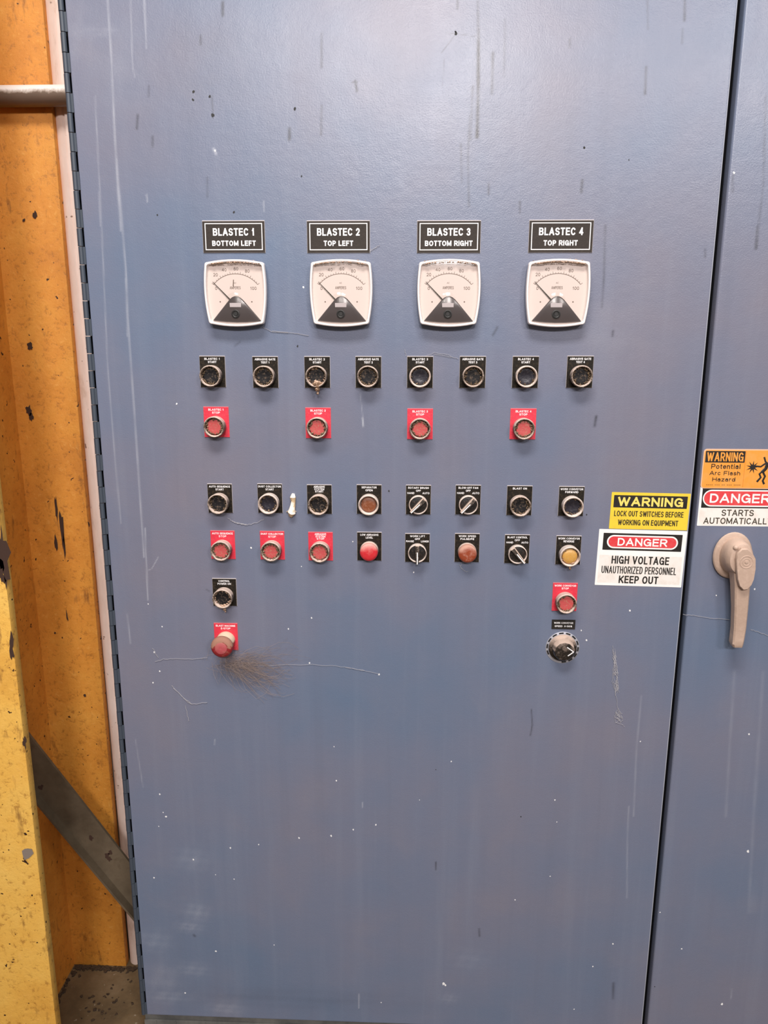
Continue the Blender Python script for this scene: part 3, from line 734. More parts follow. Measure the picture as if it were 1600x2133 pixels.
lathe(bm, [(r_*.001, .0224-(r_*.001)**2/(2*.075)) for r_ in (14.5, 12.5, 10.5, 8.5, 6.5, 4.5, 2.5, .8)], 36, -.002, -.013, False, True)
ME_COVER = newmesh('clear_cover', bm, M_GLASS)
mk = [(-.0405, -.0440), (-.0128, -.0118)]
mk += [(-.0128+.0262*t, -.0118 + 4*t*(1-t)*.0078 - .0006*t) for t in (.12, .25, .38, .5, .62, .75, .88)]
mk += [(.0136, -.0124), (.0415, -.0446)]
mk += [(.0415-.082*t, -.0446-4*t*(1-t)*.0030+.0006*t) for t in (.15, .3, .5, .7, .85)]
mcx, mcz = 0, -.031
bm = bmesh.new()
loft(bm, [[(x, -.0120, z) for x, z in mk], [(x, -.0145, z) for x, z in mk], [(mcx+(x-mcx)*.975, -.0153, mcz+(z-mcz)*.965) for x, z in mk], [(mcx+(x-mcx)*.94, -.0157, mcz+(z-mcz)*.92) for x, z in mk]])
ME_MASK = newmesh('mask', bm, M_MASK)
bm = bmesh.new(); lathe(bm, [(.0072, .0150), (.0070, .0172), (.0055, .0176), (.0042, .0166), (.0036, .0166), (.0030, .0174)], 24)
ME_SCREW = newmesh('adjusting_screw', bm, M_BLACK)
bm = bmesh.new(); box(bm, -.0098, .0098, -.0160, -.0150, -.0036, .0036, .0004, 1)
ME_BADGE = newmesh('badge', bm, M_LOGO)
bm = bmesh.new(); 
def needle(bm, x0, z0, x1, z1, w0, w1, h):
    d = Vector((x1-x0, z1-z0)).normalized(); nx, nz = -d.y, d.x
    q = [(x0+nx*w0, z0+nz*w0), (x1+nx*w1, z1+nz*w1), (x1-nx*w1, z1-nz*w1), (x0-nx*w0, z0-nz*w0)]
    prism(bm, q, h, h+.0005)
needle(bm, -.0385, .0190, -.0100, -.0100, .00035, .0009, .0135); ME_NEEDLE = newmesh('needle', bm, M_NEEDLE, False)
def arc_band(bm, R, w, a0, a1, cz, h, n=30):
    pr = None
    for i in range(n+1):
        a = math.radians(a0+(a1-a0)*i/n); s, c_ = math.sin(a), math.cos(a)
        cur = (bm.verts.new((R*s, -h, cz+R*c_)), bm.verts.new(((R+w)*s, -h, cz+(R+w)*c_)))
        if pr: bm.faces.new((pr[0], cur[0], cur[1], pr[1]))
        pr = cur
def dial_print(mark):
    bm = bmesh.new(); CZ_ = -.017
    arc_band(bm, .0485, .0009, -50, 50, CZ_, .0122)
    for i in range(21):
        a = -50+5*i; arc_band(bm, .0494, .0034 if i % 4 == 0 else .0018, a-.35, a+.35, CZ_, .0122, 1)
    for s, x, z in (('0', -.0335, .0085), ('20', -.0335, .0305), ('40', -.0185, .0385), ('60', .0015, .0400), ('80', .0205, .0365), ('100', .0300, .0085)):
        text(bm, s, x, z, .0122, .0052, None, .012)
    text(bm, 'AMPERES', -.0010, .0095, .0122, .0046, .0185, .008); text(bm, 'AC', -.001, .0172, .0122, .0024, None, .008)
    for x in (-.0275, .0265):
        vs = [bm.verts.new((x+.0013*math.cos(k*PI/3), -.0122, -.0135+.0013*math.sin(k*PI/3))) for k in range(6)]; bm.faces.new(vs)
    if mark: prism(bm, [(-.0050, .0120), (-.0032, .0120), (-.0026, .0225), (-.0040, .0225)], .0121, .0126)
    bm.normal_update()
    me = bpy.data.meshes.new('dial_print')
    for f in bm.faces:
        if f.normal.y > 0 and not mark: f.normal_flip()
    bm.to_mesh(me); bm.free(); me.materials.append(M_SCALEINK); return me
PR0, PR1 = dial_print(False), dial_print(True)
def crumbs(n, spread, seed, size=.0019):
    r = random.Random(seed); bm = bmesh.new()
    for i in range(n):
        x = r.uniform(-spread, spread)
        inner = r.random() < .7
        bmesh.ops.create_icosphere(bm, subdivisions=1, radius=size*r.uniform(.45, 1.0), matrix=Matrix.Translation((x, -(.0196 if inner else r.uniform(.008, .018)), (.0497 if inner else .0540)-.0042*(x/.05)**2+r.uniform(-.0009, .0006))) @ Matrix.Scale(.55, 4, (0, 0, 1)))
    for v in bm.verts: v.co += Vector((r.uniform(-1, 1), r.uniform(-1, 1), r.uniform(-1, 1)))*.0005
    return bm
for i, (px, lab) in enumerate(((490, 'leftmost white-framed square ampere dial, under the BOTTOM LEFT plate'), (710.5, 'white-framed square ampere dial, second from left, under the TOP LEFT plate'),
                               (935, 'white-framed square ampere dial, third from left, under the BOTTOM RIGHT plate'), (1162.5, 'rightmost white-framed square ampere dial, under the TOP RIGHT plate'))):
    p = at(px, 611, .018)
    t = thing('panel_meter', lab, 'gauge', (p.x, 0, p.z), 'ampere dials on the cabinet door')
    link('body', ME_BODY, t); link('bezel', ME_BEZ, t); f = link('dial_face', ME_FACE, t)
    link('dial_print', PR1 if i == 0 else PR0, f); link('needle', ME_NEEDLE, t); mm = link('mask', ME_MASK, t)
    link('badge', ME_BADGE, mm, (-.001, 0, -.0190)); link('adjusting_screw', ME_SCREW, mm, (-.001, 0, -.0335)); link('clear_cover', ME_COVER, t)
    obj('dust_line', crumbs((60, 52, 56, 90)[i], .043, 30+i), M_MUD, t)

# ------------------------------------------------------------------ push buttons, lamps and switches
PW, PH = .0450, .0540
def plate_mesh(w, h, mface, mcore):
    bm = bmesh.new(); box(bm, -w/2, w/2, -.0014, 0, -h/2, h/2, .0002, 1, 1)
    box(bm, -w/2+.0004, w/2-.0004, -.0018, -.0013, -h/2+.0003, h/2-.0010, 0, 1, 0)
    return newmesh('legend_plate', bm, [mface, mcore], False)
ME_PB, ME_PR = plate_mesh(PW, PH, M_PLATE, M_CORE), plate_mesh(PW, PH, M_REDPL, M_REDCORE)
BZ = -.0068
def bezel_mesh(mm, H=.0225, ro=.0185, ri=.0155):
    bm = bmesh.new()
    lathe(bm, [(ro-.0022, .0017), (ro-.0012, .004), (ro-.0006, .006), (ro-.0006, H-.003), (ro, H-.002), (ro-.0004, H-.0004), (ro-.0014, H), (ri+.0004, H-.0004), (ri, H-.0014), (ri-.0003, .0090), (.002, .0088)], 44, 0, BZ, True, True)
    return newmesh('bezel', bm, mm)
def cap_mesh(mm, r=.0138, H=.0150, dish=.0006):
    bm = bmesh.new()
    lathe(bm, [(r-.0004, .0086), (r, .010), (r, H-.0012), (r-.0005, H-.0003), (r-.0016, H), (r*.55, H-dish), (r*.15, H-dish*1.3)], 36, 0, BZ)
    return newmesh('button_cap', bm, mm)
def lens_mesh(mm, r, H0, H1, H2):
    bm = bmesh.new()
    lathe(bm, [(r, H0), (r, H1), (r*.985, H1+.15*(H2-H1)), (r*.93, H1+.45*(H2-H1)), (r*.82, H1+.72*(H2-H1)), (r*.6, H1+.92*(H2-H1)), (r*.3, H2-.0001), (r*.08, H2)], 36, 0, BZ)
    return newmesh('lens', bm, mm)
BEZ_K, BEZ_L = bezel_mesh(M_BEZ), bezel_mesh(M_BEZL)
BEZ_S = bezel_mesh(M_BEZL, .018, .0170, .0150)
CAP_K, CAP_C, CAP_R = cap_mesh(M_CAP), cap_mesh(M_CAPC, .0142, .0148, .0012), cap_mesh(M_CAPR, .0136, .0178)
def crust_mesh(seed, r=.0150, amp=.0016, h0=.0146, mm=None, n=46, gap=.35, hang=0):
    """lumpy dirt lying between the guard ring and the button"""
    R = random.Random(seed); bm = bmesh.new()
    for i in range(n):
        a = R.uniform(0, 2*PI)
        if R.random() < gap and math.sin(a) < .2: continue
        rr = r+R.uniform(-1.3, .6)*amp; s = amp*R.uniform(.5, 1.15)
        bmesh.ops.create_icosphere(bm, subdivisions=1, radius=s, matrix=Matrix.Translation((rr*math.cos(a), -(h0+R.uniform(-.001, .0018)), BZ+rr*math.sin(a))) @ Matrix.Rotation(R.uniform(0, 3), 4, 'Y') @ Matrix.Scale(.6, 4, (1, 0, 0)))
    for i in range(hang):
        x = R.gauss(0, .0036); z = -R.uniform(.009, .029); k = max(.25, 1-(abs(z)-.012)/.018)
        bmesh.ops.create_icosphere(bm, subdivisions=1, radius=.0042*R.uniform(.7, 1.2)*k+.0008, matrix=Matrix.Translation((.002+x*k, -R.uniform(.012, .021), BZ+z)))
    for v in bm.verts: v.co += Vector((R.uniform(-1, 1), R.uniform(-1, 1), R.uniform(-1, 1)))*.0005
    return newmesh('dirt_crust', bm, mm or M_CRUST)
def legend(lines, t):
    n3 = len(lines) == 3 and not isinstance(lines[2][0], tuple); ln = []
    z = PH/2-(.0040 if n3 else .0052)
    for k, (s, w) in enumerate(lines):
        if isinstance(s, tuple):
            ln.append((s[0], -.0135, z+.0010, .00195, .0034, w, .03)); ln.append((s[1], .0135, z+.0010, .00195, .0034, w, .03))
        else:
            ln.append((s, 0, z, .00195, .0036, w, .03))
        z -= .0043 if n3 else .0053
    textobj('lettering', ln, M_INK, t)
def control(name, label, cat, px, py, lines, group, red=False):
    p = at(px, py, .0016)
    t = thing(name, label, cat, (p.x, 0, p.z), group)
    lp = link('legend_plate', ME_PR if red else ME_PB, t)
    legend(lines, lp)
    return t
seed = [100]
def push(px, py, lines, label, style='dusty', red=False, hang=0, crust=46, dx=0.0):
    t = control('push_button', label, 'button', px, py, lines, 'red push buttons on the cabinet door' if red else 'black push buttons on the cabinet door', red)
    link('bezel', BEZ_L if style == 'clean' or style == 'pale' else BEZ_K, t)
    link('button_cap', CAP_R if red else (CAP_C if style in ('clean', 'pale') else CAP_K), t)
    seed[0] += 1
    if crust: link('dirt_crust', crust_mesh(seed[0], .0146 if not red else .0144, .0019 if not red else .0021, .0152 if not red else .0172, M_MUD if hang else M_CRUST, int(crust*1.5), .25, hang), t)
    return t
def pilot(px, py, lines, label, lens, bez, rec):
    t = control('pilot_light', label, 'light', px, py, lines, 'indicator lamps on the cabinet door')
    if rec: link('bezel', bez, t); link('lens', lens, t)
    else:
        link('collar', COLLAR, t); link('lens', lens, t)
    return t
bm = bmesh.new(); lathe(bm, [(.0165, .0017), (.0168, .003), (.0168, .009), (.0160, .010)], 40, 0, BZ); COLLAR = newmesh('collar', bm, M_BEZ)
LENS_R = lens_mesh(M_LENSR, .0162, .0098, .0185, .0235); LENS_B = lens_mesh(M_LENSB, .0166, .0098, .0180, .0230)
LENS_M = lens_mesh(M_LENSM, .0138, .0087, .0140, .0165); LENS_A = lens_mesh(M_LENSA, .0138, .0087, .0165, .0215)
bm = bmesh.new(); lathe(bm, [(.0152, .0090), (.0152, .0135), (.0140, .0140), (.004, .0140)], 36, 0, BZ); SELF = newmesh('knob_face', bm, M_SELF)
bm = bmesh.new()
loft(bm, [[(-.0022, -h, -.0185), (.0022, -h, -.0185), (.0034, -h, 0), (.0042, -h, .0165), (-.0042, -h, .0165), (-.0034, -h, 0)] for h in (.0135, .0225)] + [[(-.0013, -.0238, -.018), (.0013, -.0238, -.018), (.0022, -.0238, 0), (.0030, -.0238, .0155), (-.0030, -.0238, .0155), (-.0022, -.0238, 0)]])
SELL = newmesh('lever', bm, M_LEV)
bm = bmesh.new(); box(bm, -.0009, .0009, -.0243, -.0236, -.0180, .004); SELP = newmesh('pointer_line', bm, M_INK, False)
def selector(px, py, lines, label, ang):
    t = control('selector_switch', label, 'switch', px, py, lines, 'selector switches on the cabinet door')
    link('bezel', BEZ_S, t); link('knob_face', SELF, t)
    lv = link('lever', SELL, t, (0, 0, BZ), (0, math.radians(ang), 0)); link('pointer_line', SELP, lv)
    return t
ROW1 = [(443, 774), (553, 775), (661, 775), (767.5, 775), (875, 775), (984.5, 775), (1094.5, 775), (1208, 774.5)]
LB1 = ['black push button on black plate, leftmost in the row just under the dials', 'dirt-filled black push button, second from left in the row just under the dials',
       'black push button with a dirt lump hanging from its ring, under the dials', 'dirty black push button, fourth from left in the row just under the dials',
       'clean-looking black push button, fifth from left in the row just under the dials', 'dirt-filled black push button, sixth from left in the row under the dials',
       'black push button with the brightest ring, second from right under the dials', 'brown-dusted black push button, rightmost in the row just under the dials']
for i, (px, py) in enumerate(ROW1):
    k = i//2+1
    ln = [('BLASTEC %d' % k, .0270), ('START', .0150)] if i % 2 == 0 else [('ABRASIVE GATE', .0360), ('TEST %d' % k, .0150)]
    push(px, py, ln, LB1[i], 'clean' if i in (4, 6) else 'dusty', False, 26 if i == 2 else 0, 20 if i in (4, 6) else (30 if i == 2 else 54))
for i, (px, py, lab) in enumerate(((451, 879, 'red push button on red plate under the leftmost dial, short upper red row'), (663, 881, 'red push button on red plate, second in the short upper red row'),
                                   (875, 883, 'red push button on red plate, third in the short upper red row'), (1089.5, 883, 'red push button on red plate, rightmost in the short upper red row'))):
    push(px, py, [('BLASTEC %d' % (i+1), .0270), ('STOP', .0140)], lab, 'dusty', True, 0, 56)
push(458.5, 1038, [('AUTO SEQUENCE', .0385), ('START', .0150)], 'black push button reading AUTO SEQUENCE START, left end of the upper eight-control row', 'dusty', False, 0, 34)
push(562.5, 1038, [('DUST COLLECTOR', .0410), ('START', .0150)], 'black push button reading DUST COLLECTOR START, left of the pale insect husk', 'pale', False, 0, 34)
push(665.5, 1040, [('ABRASIVE', .0200), ('SYSTEM', .0180), ('START', .0150)], 'black push button with three-line legend, right of the pale insect husk', 'dusty', False, 0, 40)
pilot(769, 1040, [('SEPARATOR', .0270), ('OPEN', .0130)], 'brown-red recessed indicator lamp on black plate, fourth in the upper eight-control row', LENS_M, BEZ_L, True)
selector(871.5, 1041, [('ROTARY BRUSH', .0370), ('OFF', .0085), (('HAND', 'AUTO'), .0125)], 'selector switch turned to upper right, directly above the one pointing straight up', 45)
selector(975, 1041, [('BLOW-OFF FAN', .0350), ('OFF', .0085), (('HAND', 'AUTO'), .0125)], 'selector switch turned to upper right, directly above the brownish-red lamp', 43)
push(1082, 1042.5, [('BLAST ON', .0250)], 'black push button reading BLAST ON, directly above the upper-left-turned switch', 'dusty', False, 0, 44)
push(1190, 1044, [('WORK CONVEYOR', .0400), ('FORWARD', .0230)], 'black push button reading FORWARD, right end of upper eight-control row', 'pale', False, 0, 22)
push(464.5, 1135, [('AUTO SEQUENCE', .0385), ('STOP', .0140)], 'red push button reading AUTO SEQUENCE STOP, left end of the lower eight-control row', 'dusty', True, 0, 56)
push(567.5, 1136, [('DUST COLLECTOR', .0410), ('STOP', .0140)], 'red push button reading DUST COLLECTOR STOP, second in the lower eight-control row', 'dusty', True, 0, 60)
push(668, 1138, [('ABRASIVE', .0210), ('SYSTEM', .0180), ('STOP', .0140)], 'red push button with three-line legend, beside the bright red lamp', 'dusty', True, 0, 40)
pilot(769.5, 1138, [('LOW ABRASIVE', .0330), ('LEVEL', .0130)], 'bright red domed indicator lamp on black plate', LENS_R, None, False)
selector(869.5, 1141, [('WORK LIFT', .0270), ('OFF', .0095), (('RAISE', 'LOWER'), .0140)], 'selector switch with lever standing straight upright', 0)
pilot(973, 1141, [('WORK SPEED', .0310), ('PULSE/PE', .0250)], 'brownish-red domed indicator lamp on black plate', LENS_B, None, False)
selector(1077, 1143.5, [('BLAST CONTROL', .0360), ('OFF', .0095), (('HAND', 'AUTO'), .0120)], 'selector switch turned to upper left with white pointer line', -40)
am = pilot(1184, 1146, [('WORK CONVEYOR', .0385), ('REVERSE', .0190)], 'amber indicator lamp on black plate, right end of lower eight-control row', LENS_A, BEZ_L, True)
link('dirt_crust', crust_mesh(77, .0142, .0018, .0165, M_MUD, 40, .2, 5), am)
push(468, 1233.5, [('CONTROL', .0210), ('POWER ON', .0250)], 'dirt-clogged black push button reading CONTROL POWER ON, above the mushroom button', 'dusty', False, 8, 60)
push(1176.5, 1243.5, [('WORK CONVEYOR', .0390), ('STOP', .0130)], 'red push button reading STOP, above the round dial knob', 'dusty', True, 0, 30)

# emergency stop
p = at(471, 1326, .0016)
t = thing('emergency_stop_button', 'dusty red mushroom emergency stop button on red plate, low at left', 'button', (p.x, 0, p.z))
lp = link('legend_plate', ME_PR, t); legend([('BLAST MACHINE', .0370), ('E-STOP', .0180)], lp)
bm = bmesh.new(); lathe(bm, [(.0172, .0017), (.0175, .004), (.0172, .012), (.0160, .016), (.0150, .030)], 40, 0, BZ); obj('neck', bm, M_NECK, t)
bm = bmesh.new(); lathe(bm, [(.0140, .0285), (.0185, .0290), (.0202, .0310), (.0206, .0340), (.0198, .0375), (.0175, .0400), (.0145, .0415), (.0118, .0420)], 44, 0, BZ); hm = obj('mushroom_head', bm, M_MUSH, t)
bm = bmesh.new(); lathe(bm, [(.0112, .0415), (.0112, .0430), (.0100, .0436), (.003, .0438)], 32, 0, BZ); obj('centre_disc', bm, M_MUSHC, hm)

# speed dial and its plate
bm = bmesh.new(); box(bm, -.0215, .0215, -.0014, 0, -.0092, .0092, .0002, 1)
p = at(1174, 1301, .0015); t = thing('nameplate', 'small black two-line plate reading SPEED, above the round dial knob', 'sign', (p.x, 0, p.z))
obj('plate', bm, M_BLK, t); textobj('lettering', [('WORK CONVEYOR', 0, .0032, .0016, .0034, .035, .03), ('SPEED  0-100%', 0, -.0032, .0016, .0034, .032, .03)], M_INK, t)
p = at(1172, 1349, .001); t = thing('speed_dial', 'round black dial knob with white pointer on a dashed silver scale ring', 'dial', (p.x, 0, p.z))
bm = bmesh.new(); lathe(bm, [(.0312, 0), (.0312, .0008), (.0306, .0012), (.006, .0012)], 56)
st = len(bm.faces)
for k in range(14):
    a0 = 12+k*360/14*1.0
    if 225 < (a0+8) % 360 < 255: continue
    pr = None
    for i in range(5):
        a = math.radians(a0+17*i/4); cur = [bm.verts.new((r*math.cos(a), -.0014, r*math.sin(a))) for r in (.0272, .0301)]
        if pr: bm.faces.new((pr[0], cur[0], cur[1], pr[1])).material_index = 1
        pr = cur
obj('scale_ring', bm, [M_SCALE, M_BLACK], t)
bm = bmesh.new()
def flute(r, h, d, n=48): return [((r+d*math.cos(12*2*PI*k/n))*math.cos(2*PI*k/n), -h, (r+d*math.cos(12*2*PI*k/n))*math.sin(2*PI*k/n)) for k in range(n)]
loft(bm, [flute(.0262, .0012, 0), flute(.0258, .004, 0), flute(.0225, .0065, 0), flute(.0205, .0075, .0002), flute(.0190, .018, .0004), flute(.0172, .0205, .0003), flute(.012, .0215, 0), flute(.003, .0216, 0)])
kn = obj('knob', bm, M_KNOB, t)
bm = bmesh.new()
for a, b in (((.0165, .0005), (.004, .0095)), ((.0165, .0005), (.0062, -.0075))):
    d = Vector((b[0]-a[0], b[1]-a[1])).normalized(); nx, nz = -d.y*.0008, d.x*.0008
    prism(bm, [(a[0]+nx, a[1]+nz), (b[0]+nx, b[1]+nz), (b[0]-nx, b[1]-nz), (a[0]-nx, a[1]-nz)], .0206, .0222)
obj('pointer', bm, M_INK, kn, smooth=False)

# ------------------------------------------------------------------ stickers
def rect_px(c4, h=.0004):
    P = [at(x, y, h) for x, y in c4]
    c = sum(P, Vector())/4
    w = ((P[1]-P[0]).length+(P[2]-P[3]).length)/2; hh = ((P[3]-P[0]).length+(P[2]-P[1]).length)/2
    d = (P[1]-P[0])+(P[2]-P[3]); ang = math.atan2(d.z, d.x)
    return c, w, hh, ang
def rrect(w, h, r, n=6, cx=0, cz=0):
    o = []
    for sx, sz, a0 in ((1, 1, 0), (-1, 1, 90), (-1, -1, 180), (1, -1, 270)):
        for k in range(n+1):
            a = math.radians(a0+90*k/n); o.append((cx+sx*(w/2-r)+r*math.cos(a), cz+sz*(h/2-r)+r*math.sin(a)))
    return o
def flat(bm, pts, h, mi):
    f = bm.faces.new([bm.verts.new((x, -h, z)) for x, z in pts]); f.material_index = mi
def sheet(bm, w, h, r, mi, t0, t1): prism(bm, rrect(w, h, r), t0, t1, mi)
def faceup(bm):
    bm.normal_update()
def add_sign(name, label, c, ang, bm, mats, lett, y0=0.0):
    t = thing(name, label, 'sign', (c.x, -y0, c.z), 'safety stickers on the cabinet doors', (0, -ang, 0))
    obj('sticker', bm, mats, t, smooth=False)
    for nm, lines, m in lett: textobj(nm, lines, m, t)
    return t
# warning: lock out switches
c, w, h, a = rect_px(((1274, 1025), (1439, 1028.5), (1431.5, 1105), (1269.5, 1101)))
bm = bmesh.new(); sheet(bm, w, h, .001, 0, 0, .0004)
flat(bm, rrect(w*.935, h*.335, .0008, 2, 0, h*.255), .0005, 1)
add_sign('warning_sticker', 'yellow sticker reading WARNING LOCK OUT SWITCHES BEFORE WORKING ON EQUIPMENT', c, a, bm, [M_YEL, M_BLK],
         [('heading', [('WARNING', 0, h*.255, .0007, h*.245, w*.83, .04)], sticker('pale_yellow_ink', (.90, .70, .16), (.8, .6, .1), .2)),
          ('lettering', [('LOCK OUT SWITCHES BEFORE', -.001, -h*.075, .0007, h*.150, w*.885, .022), ('WORKING ON EQUIPMENT', -.001, -h*.315, .0007, h*.150, w*.77, .022)], M_BLK)])
# danger: high voltage
c, w, h, a = rect_px(((1247.5, 1102), (1431, 1106.5), (1420, 1224), (1240, 1218)))
bm = bmesh.new(); sheet(bm, w, h, .001, 0, 0, .0004)
flat(bm, rrect(w*.90, h*.30, .0006, 2, .0005, h*.285), .0005, 1)
flat(bm, rrect(w*.81, h*.235, h*.1174, 10, .0005, h*.285), .0006, 2)
flat(bm, rrect(w*.775, h*.185, h*.0924, 10, .0005, h*.285), .0007, 3)
flat(bm, rrect(w*.95, h*.50, .0015, 3, 0, -h*.205), .00045, 4)
add_sign('danger_sticker', 'white sticker reading DANGER HIGH VOLTAGE UNAUTHORIZED PERSONNEL KEEP OUT', c, a, bm, [M_EDGE, M_BLK, M_EDGE, M_RED, M_WHT],
         [('heading', [('DANGER', .0005, h*.285, .0009, h*.135, w*.565, .03)], M_EDGE),
          ('lettering', [('HIGH VOLTAGE', 0, -h*.035, .0007, h*.140, w*.66, .026), ('UNAUTHORIZED PERSONNEL', -.001, -h*.215, .0007, h*.130, w*.86, .018), ('KEEP OUT', 0, -h*.385, .0007, h*.135, w*.455, .030)], M_BLK)])
# right door: danger starts automatically, then arc flash overlapping its top
tl, bl = at(1458, 1014, .0004), at(1450.5, 1095, .0004)
w, h = .137, (tl.z-bl.z); c = Vector(((tl.x+bl.x)/2+w/2+.0012, 0, (tl.z+bl.z)/2))
bm = bmesh.new(); sheet(bm, w, h, .001, 0, 0, .0004)
flat(bm, rrect(w*.955, h*.53, .0006, 2, .001, h*.23), .0005, 1)
flat(bm, rrect(w*.93, h*.43, h*.2149, 12, .001, h*.215), .0006, 2)
flat(bm, rrect(w*.90, h*.36, h*.1799, 12, .001, h*.215), .0007, 3)
flat(bm, rrect(w*.97, h*.44, .001, 3, 0, -h*.265), .00045, 4)
add_sign('danger_sticker', 'white sticker reading DANGER STARTS AUTOMATICALLY above the door handle', c, 0, bm, [M_EDGE, M_BLK, M_EDGE, M_RED, M_WHT],
         [('heading', [('DANGER', .0015, h*.215, .0009, h*.235, w*.76, .03)], M_EDGE),
          ('lettering', [('STARTS', .0005, -h*.155, .0007, h*.160, w*.41, .022), ('AUTOMATICALLY', .0025, -h*.365, .0007, h*.160, w*.88, .022)], sticker('faded_black_ink', (.055, .045, .030), (.1, .08, .05)))])
tl, bl = at(1466, 935, .0008), at(1459.5, 1017, .0008)
w, h = .132, (tl.z-bl.z); c = Vector(((tl.x+bl.x)/2+w/2, 0, (tl.z+bl.z)/2))
bm = bmesh.new(); sheet(bm, w, h, .006, 1, 0, .0012)
flat(bm, rrect(w-.003, h-.003, .005, 6, 0, -.0004), .0013, 0)
flat(bm, rrect(w*.515, h*.29, .0008, 2, -w*.215, h*.305), .0014, 2)
flat(bm, [(w*.048, -h*.46), (w*.0535, -h*.46), (w*.0535, h*.46), (w*.048, h*.46)], .0014, 3)
# spark and falling figure
sx, sz = w*.155, h*.05
sp = []
for k in range(18):
    aa = 2*PI*k/18+.1; rr = .0118 if k % 2 == 0 else .0042
    sp.append((sx+rr*math.cos(aa), sz+rr*math.sin(aa)))
flat(bm, sp, .0014, 2)
def limb(pts, ra):
    tube(bm, [(x, -.0014, z) for x, z in pts], ra, 6, 2)
fx, fz = w*.335, h*.05
st = len(bm.verts)
limb([(fx-.022, fz+.002), (fx-.010, fz+.001), (fx-.001, fz+.008)], .0016); limb([(fx-.006, fz+.018), (fx-.003, fz+.010), (fx+.004, fz+.004)], .0016)
limb([(fx+.001, fz+.007), (fx-.001, fz-.002), (fx-.007, fz-.009)], .0030); limb([(fx-.007, fz-.008), (fx-.011, fz-.012), (fx-.008, fz-.018), (fx-.014, fz-.026)], .0019)
limb([(fx-.005, fz-.009), (fx-.001, fz-.016), (fx-.004, fz-.024), (fx-.001, fz-.030)], .0019)
vs = [bm.verts.new((fx+.007+.0032*math.cos(k*PI/6), -.0015, fz+.012+.0032*math.sin(k*PI/6))) for k in range(12)]; bm.faces.new(vs).material_index = 2
bm.verts.ensure_lookup_table()
for v in bm.verts[st:]: v.co.y = -.0014+(v.co.y+.0014)*.12
add_sign('warning_sticker', 'orange sticker reading WARNING Potential Arc Flash Hazard, topmost on the right cabinet', c, 0, bm, [M_ORG, sticker('pale_orange_edge', (.86, .52, .34), (.8, .45, .3)), M_BLK, sticker('deep_orange_line', (.70, .22, .02), (.7, .3, .1))],
         [('heading', [('WARNING', -w*.215, h*.305, .0016, h*.225, w*.475, .03)], M_ORG),
          ('lettering', [('Potential', -w*.195, h*.065, .0016, h*.125, w*.38, .02), ('Arc Flash', -w*.200, -h*.105, .0016, h*.105, w*.40, .02), ('Hazard', -w*.205, -h*.265, .0016, h*.105, w*.30, .02),
                         ('---- --- -- --- ----', -w*.205, -h*.405, .0016, h*.05, w*.45, .03)], M_BLK)])

# ------------------------------------------------------------------ cobwebs, dust, insect husk
def web(label, paths, r=.00045, cat='cobweb', m=M_WEB, h=.0014, wob=.0008):
    bm = bmesh.new(); R = random.Random(len(label)*7)
    for pts in paths:
        P = [at(x, y, h) for x, y in pts]; Q = []
        for a, b in zip(P, P[1:]):
            for k in range(5): Q.append(a.lerp(b, k/5)+Vector((R.uniform(-wob, wob), R.uniform(-.0003, .0003), R.uniform(-wob, wob))))
        Q.append(P[-1]); tube(bm, Q, r*.72, 4)
    return tag(obj('cobweb', bm, m), label, cat, 'cobwebs on the cabinet doors')
web('grey cobweb strand sagging between the AUTO SEQUENCE START and DUST COLLECTOR START buttons', [[(474, 1078), (482, 1085), (495, 1090), (515, 1093), (535, 1089), (550, 1081)], [(484, 1086), (500, 1091), (514, 1092)], [(490, 1088), (512, 1094)]], .0006)
web('thin cobweb strand trailing right from the mushroom emergency stop button', [[(540, 1387), (590, 1385), (650, 1384), (700, 1387), (745, 1394), (790, 1404)], [(720, 1390), (760, 1397)]], .0004)
web('short bent white cobweb thread low at the left of the cabinet door', [[(358, 1428), (378, 1450), (392, 1463), (402, 1467), (418, 1465), (432, 1463)], [(362, 1433), (385, 1456), (400, 1467)], [(386, 1470), (391, 1490), (393, 1502)]], .0006)
web('faint cobweb thread left of the mushroom emergency stop button', [[(323, 1378), (340, 1373), (365, 1372), (400, 1373), (432, 1370)], [(318, 1350), (330, 1370)]], .0005)
_r = random.Random(21); SHRED = []
for _k in range(34):
    _y = _r.uniform(1350, 1438); _x = 1276+(_y-1345)*.07
    SHRED.append([(_x+_r.uniform(-1, 5), _y), (_x+_r.uniform(0, 9), _y+_r.uniform(6, 26))])
for _k in range(16):
    _y = _r.uniform(1480, 1505); SHRED.append([(1284+_r.uniform(-3, 8), _y), (1286+_r.uniform(-3, 11), _y+_r.uniform(3, 10))])
web('torn hanging cobweb shred under the HIGH VOLTAGE sticker', [[(1276, 1345), (1280, 1380), (1278, 1410), (1282, 1440), (1287, 1475), (1290, 1495)], [(1280, 1350), (1286, 1400), (1288, 1436), (1283, 1440)], [(1277, 1390), (1275, 1420), (1283, 1442)],
    [(1288, 1476), (1280, 1492), (1282, 1505), (1294, 1508), (1301, 1514)], [(1288, 1476), (1294, 1488), (1298, 1500), (1292, 1506)], [(1282, 1494), (1292, 1500)], [(1278, 1400), (1287, 1412)], [(1277, 1420), (1287, 1428)], [(1284, 1484), (1296, 1494)], [(1277, 1370), (1284, 1385)]] + SHRED, .00042)
web('pale cobweb film between the fifth and sixth buttons under the dials', [[(848, 742), (880, 744), (905, 735), (930, 738), (955, 748)], [(843, 728), (846, 742)], [(905, 737), (940, 744)]], .0004)
web('faint cobweb strand hanging from lower right corner of the leftmost dial', [[(548, 682), (565, 690), (590, 692), (620, 695), (643, 699)], [(566, 689), (600, 692)]], .0005)
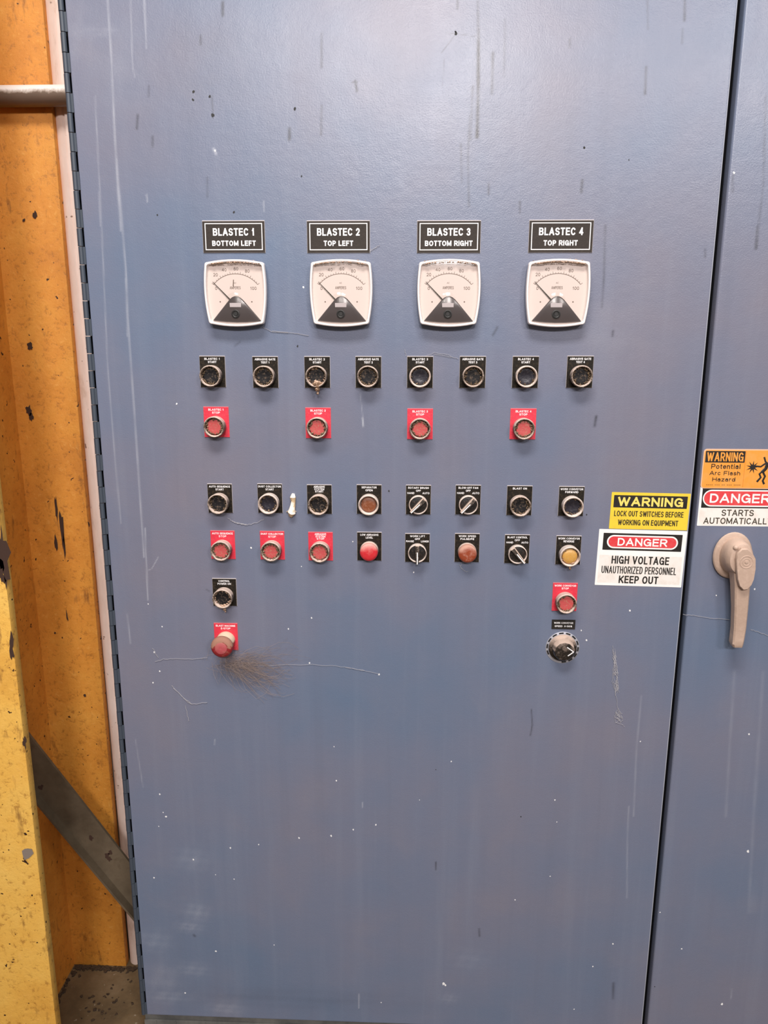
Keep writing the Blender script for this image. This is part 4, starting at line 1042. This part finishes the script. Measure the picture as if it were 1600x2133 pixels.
web('faint cobweb thread running right from the cabinet gap behind the handle', [[(1423, 1280), (1450, 1282), (1480, 1287), (1520, 1291)]], .0005)
web('faint cobweb thread at lower right of the door handle lever', [[(1563, 1311), (1580, 1316), (1600, 1324)]], .0005)
web('small cobweb threads under the brownish-red lamp', [[(962, 1172), (960, 1182), (968, 1190), (975, 1191)], [(957, 1176), (963, 1186)]], .0004)
web('small cobweb wisp at the right corner of the TOP LEFT nameplate', [[(768, 524), (778, 518), (791, 510)], [(770, 528), (773, 518)], [(775, 522), (785, 514)]], .0005)

def tuft():
    R = random.Random(11); bm = bmesh.new()
    c0 = at(478, 1372, .02)
    for i in range(330):
        a = at(R.gauss(488, 20), R.gauss(1382, 8), R.uniform(.004, .028))
        L = R.uniform(.02, .105); ang = R.gauss(-.34, .36); dx, dz = math.cos(ang), math.sin(ang)
        if R.random() < .25: dx, dz, L = -abs(R.gauss(.2, .6)), -R.uniform(.2, .6), R.uniform(.01, .03)
        cv = R.gauss(0, .016); P = []
        for k in range(5):
            t_ = k/4
            P.append(Vector((a.x+dx*L*t_, min(-.0006, a.y*(1-t_)-.002), a.z+dz*L*t_+cv*4*t_*(1-t_))))
        tube(bm, P, R.choice((.00009, .00016)), 3, cap=False)
    return bm
tag(obj('dust_tuft', tuft(), M_HAIR), 'fuzzy brown tuft of dust fibres clinging under the mushroom emergency stop button', 'dust tuft', None, 'stuff')
bm = bmesh.new(); R = random.Random(3)
P = [at(x, y, hh) for x, y, hh in ((611, 1029, .003), (610, 1036, .006), (611, 1044, .0045), (610, 1052, .005), (609, 1060, .006), (608, 1068, .007), (606, 1075, .003))]
tube(bm, P, [.0030, .0050, .0036, .0044, .0056, .0070, .0035], 12)
for x, y in ((601, 1072), (617, 1066), (598, 1066)):
    a = at(608 if y > 1040 else 611, y-(6 if y > 1040 else -8), .006); b = at(x, y, .0012); tube(bm, [a, a.lerp(b, .5)+Vector((0, -.002, .001)), b], .0009, 5)
for v in bm.verts: v.co += Vector((R.uniform(-1, 1), R.uniform(-.6, .6), R.uniform(-1, 1)))*.0006
tag(obj('insect_husk', bm, M_HUSK), 'pale cream insect husk stuck to the door between two black push buttons', 'insect husk')
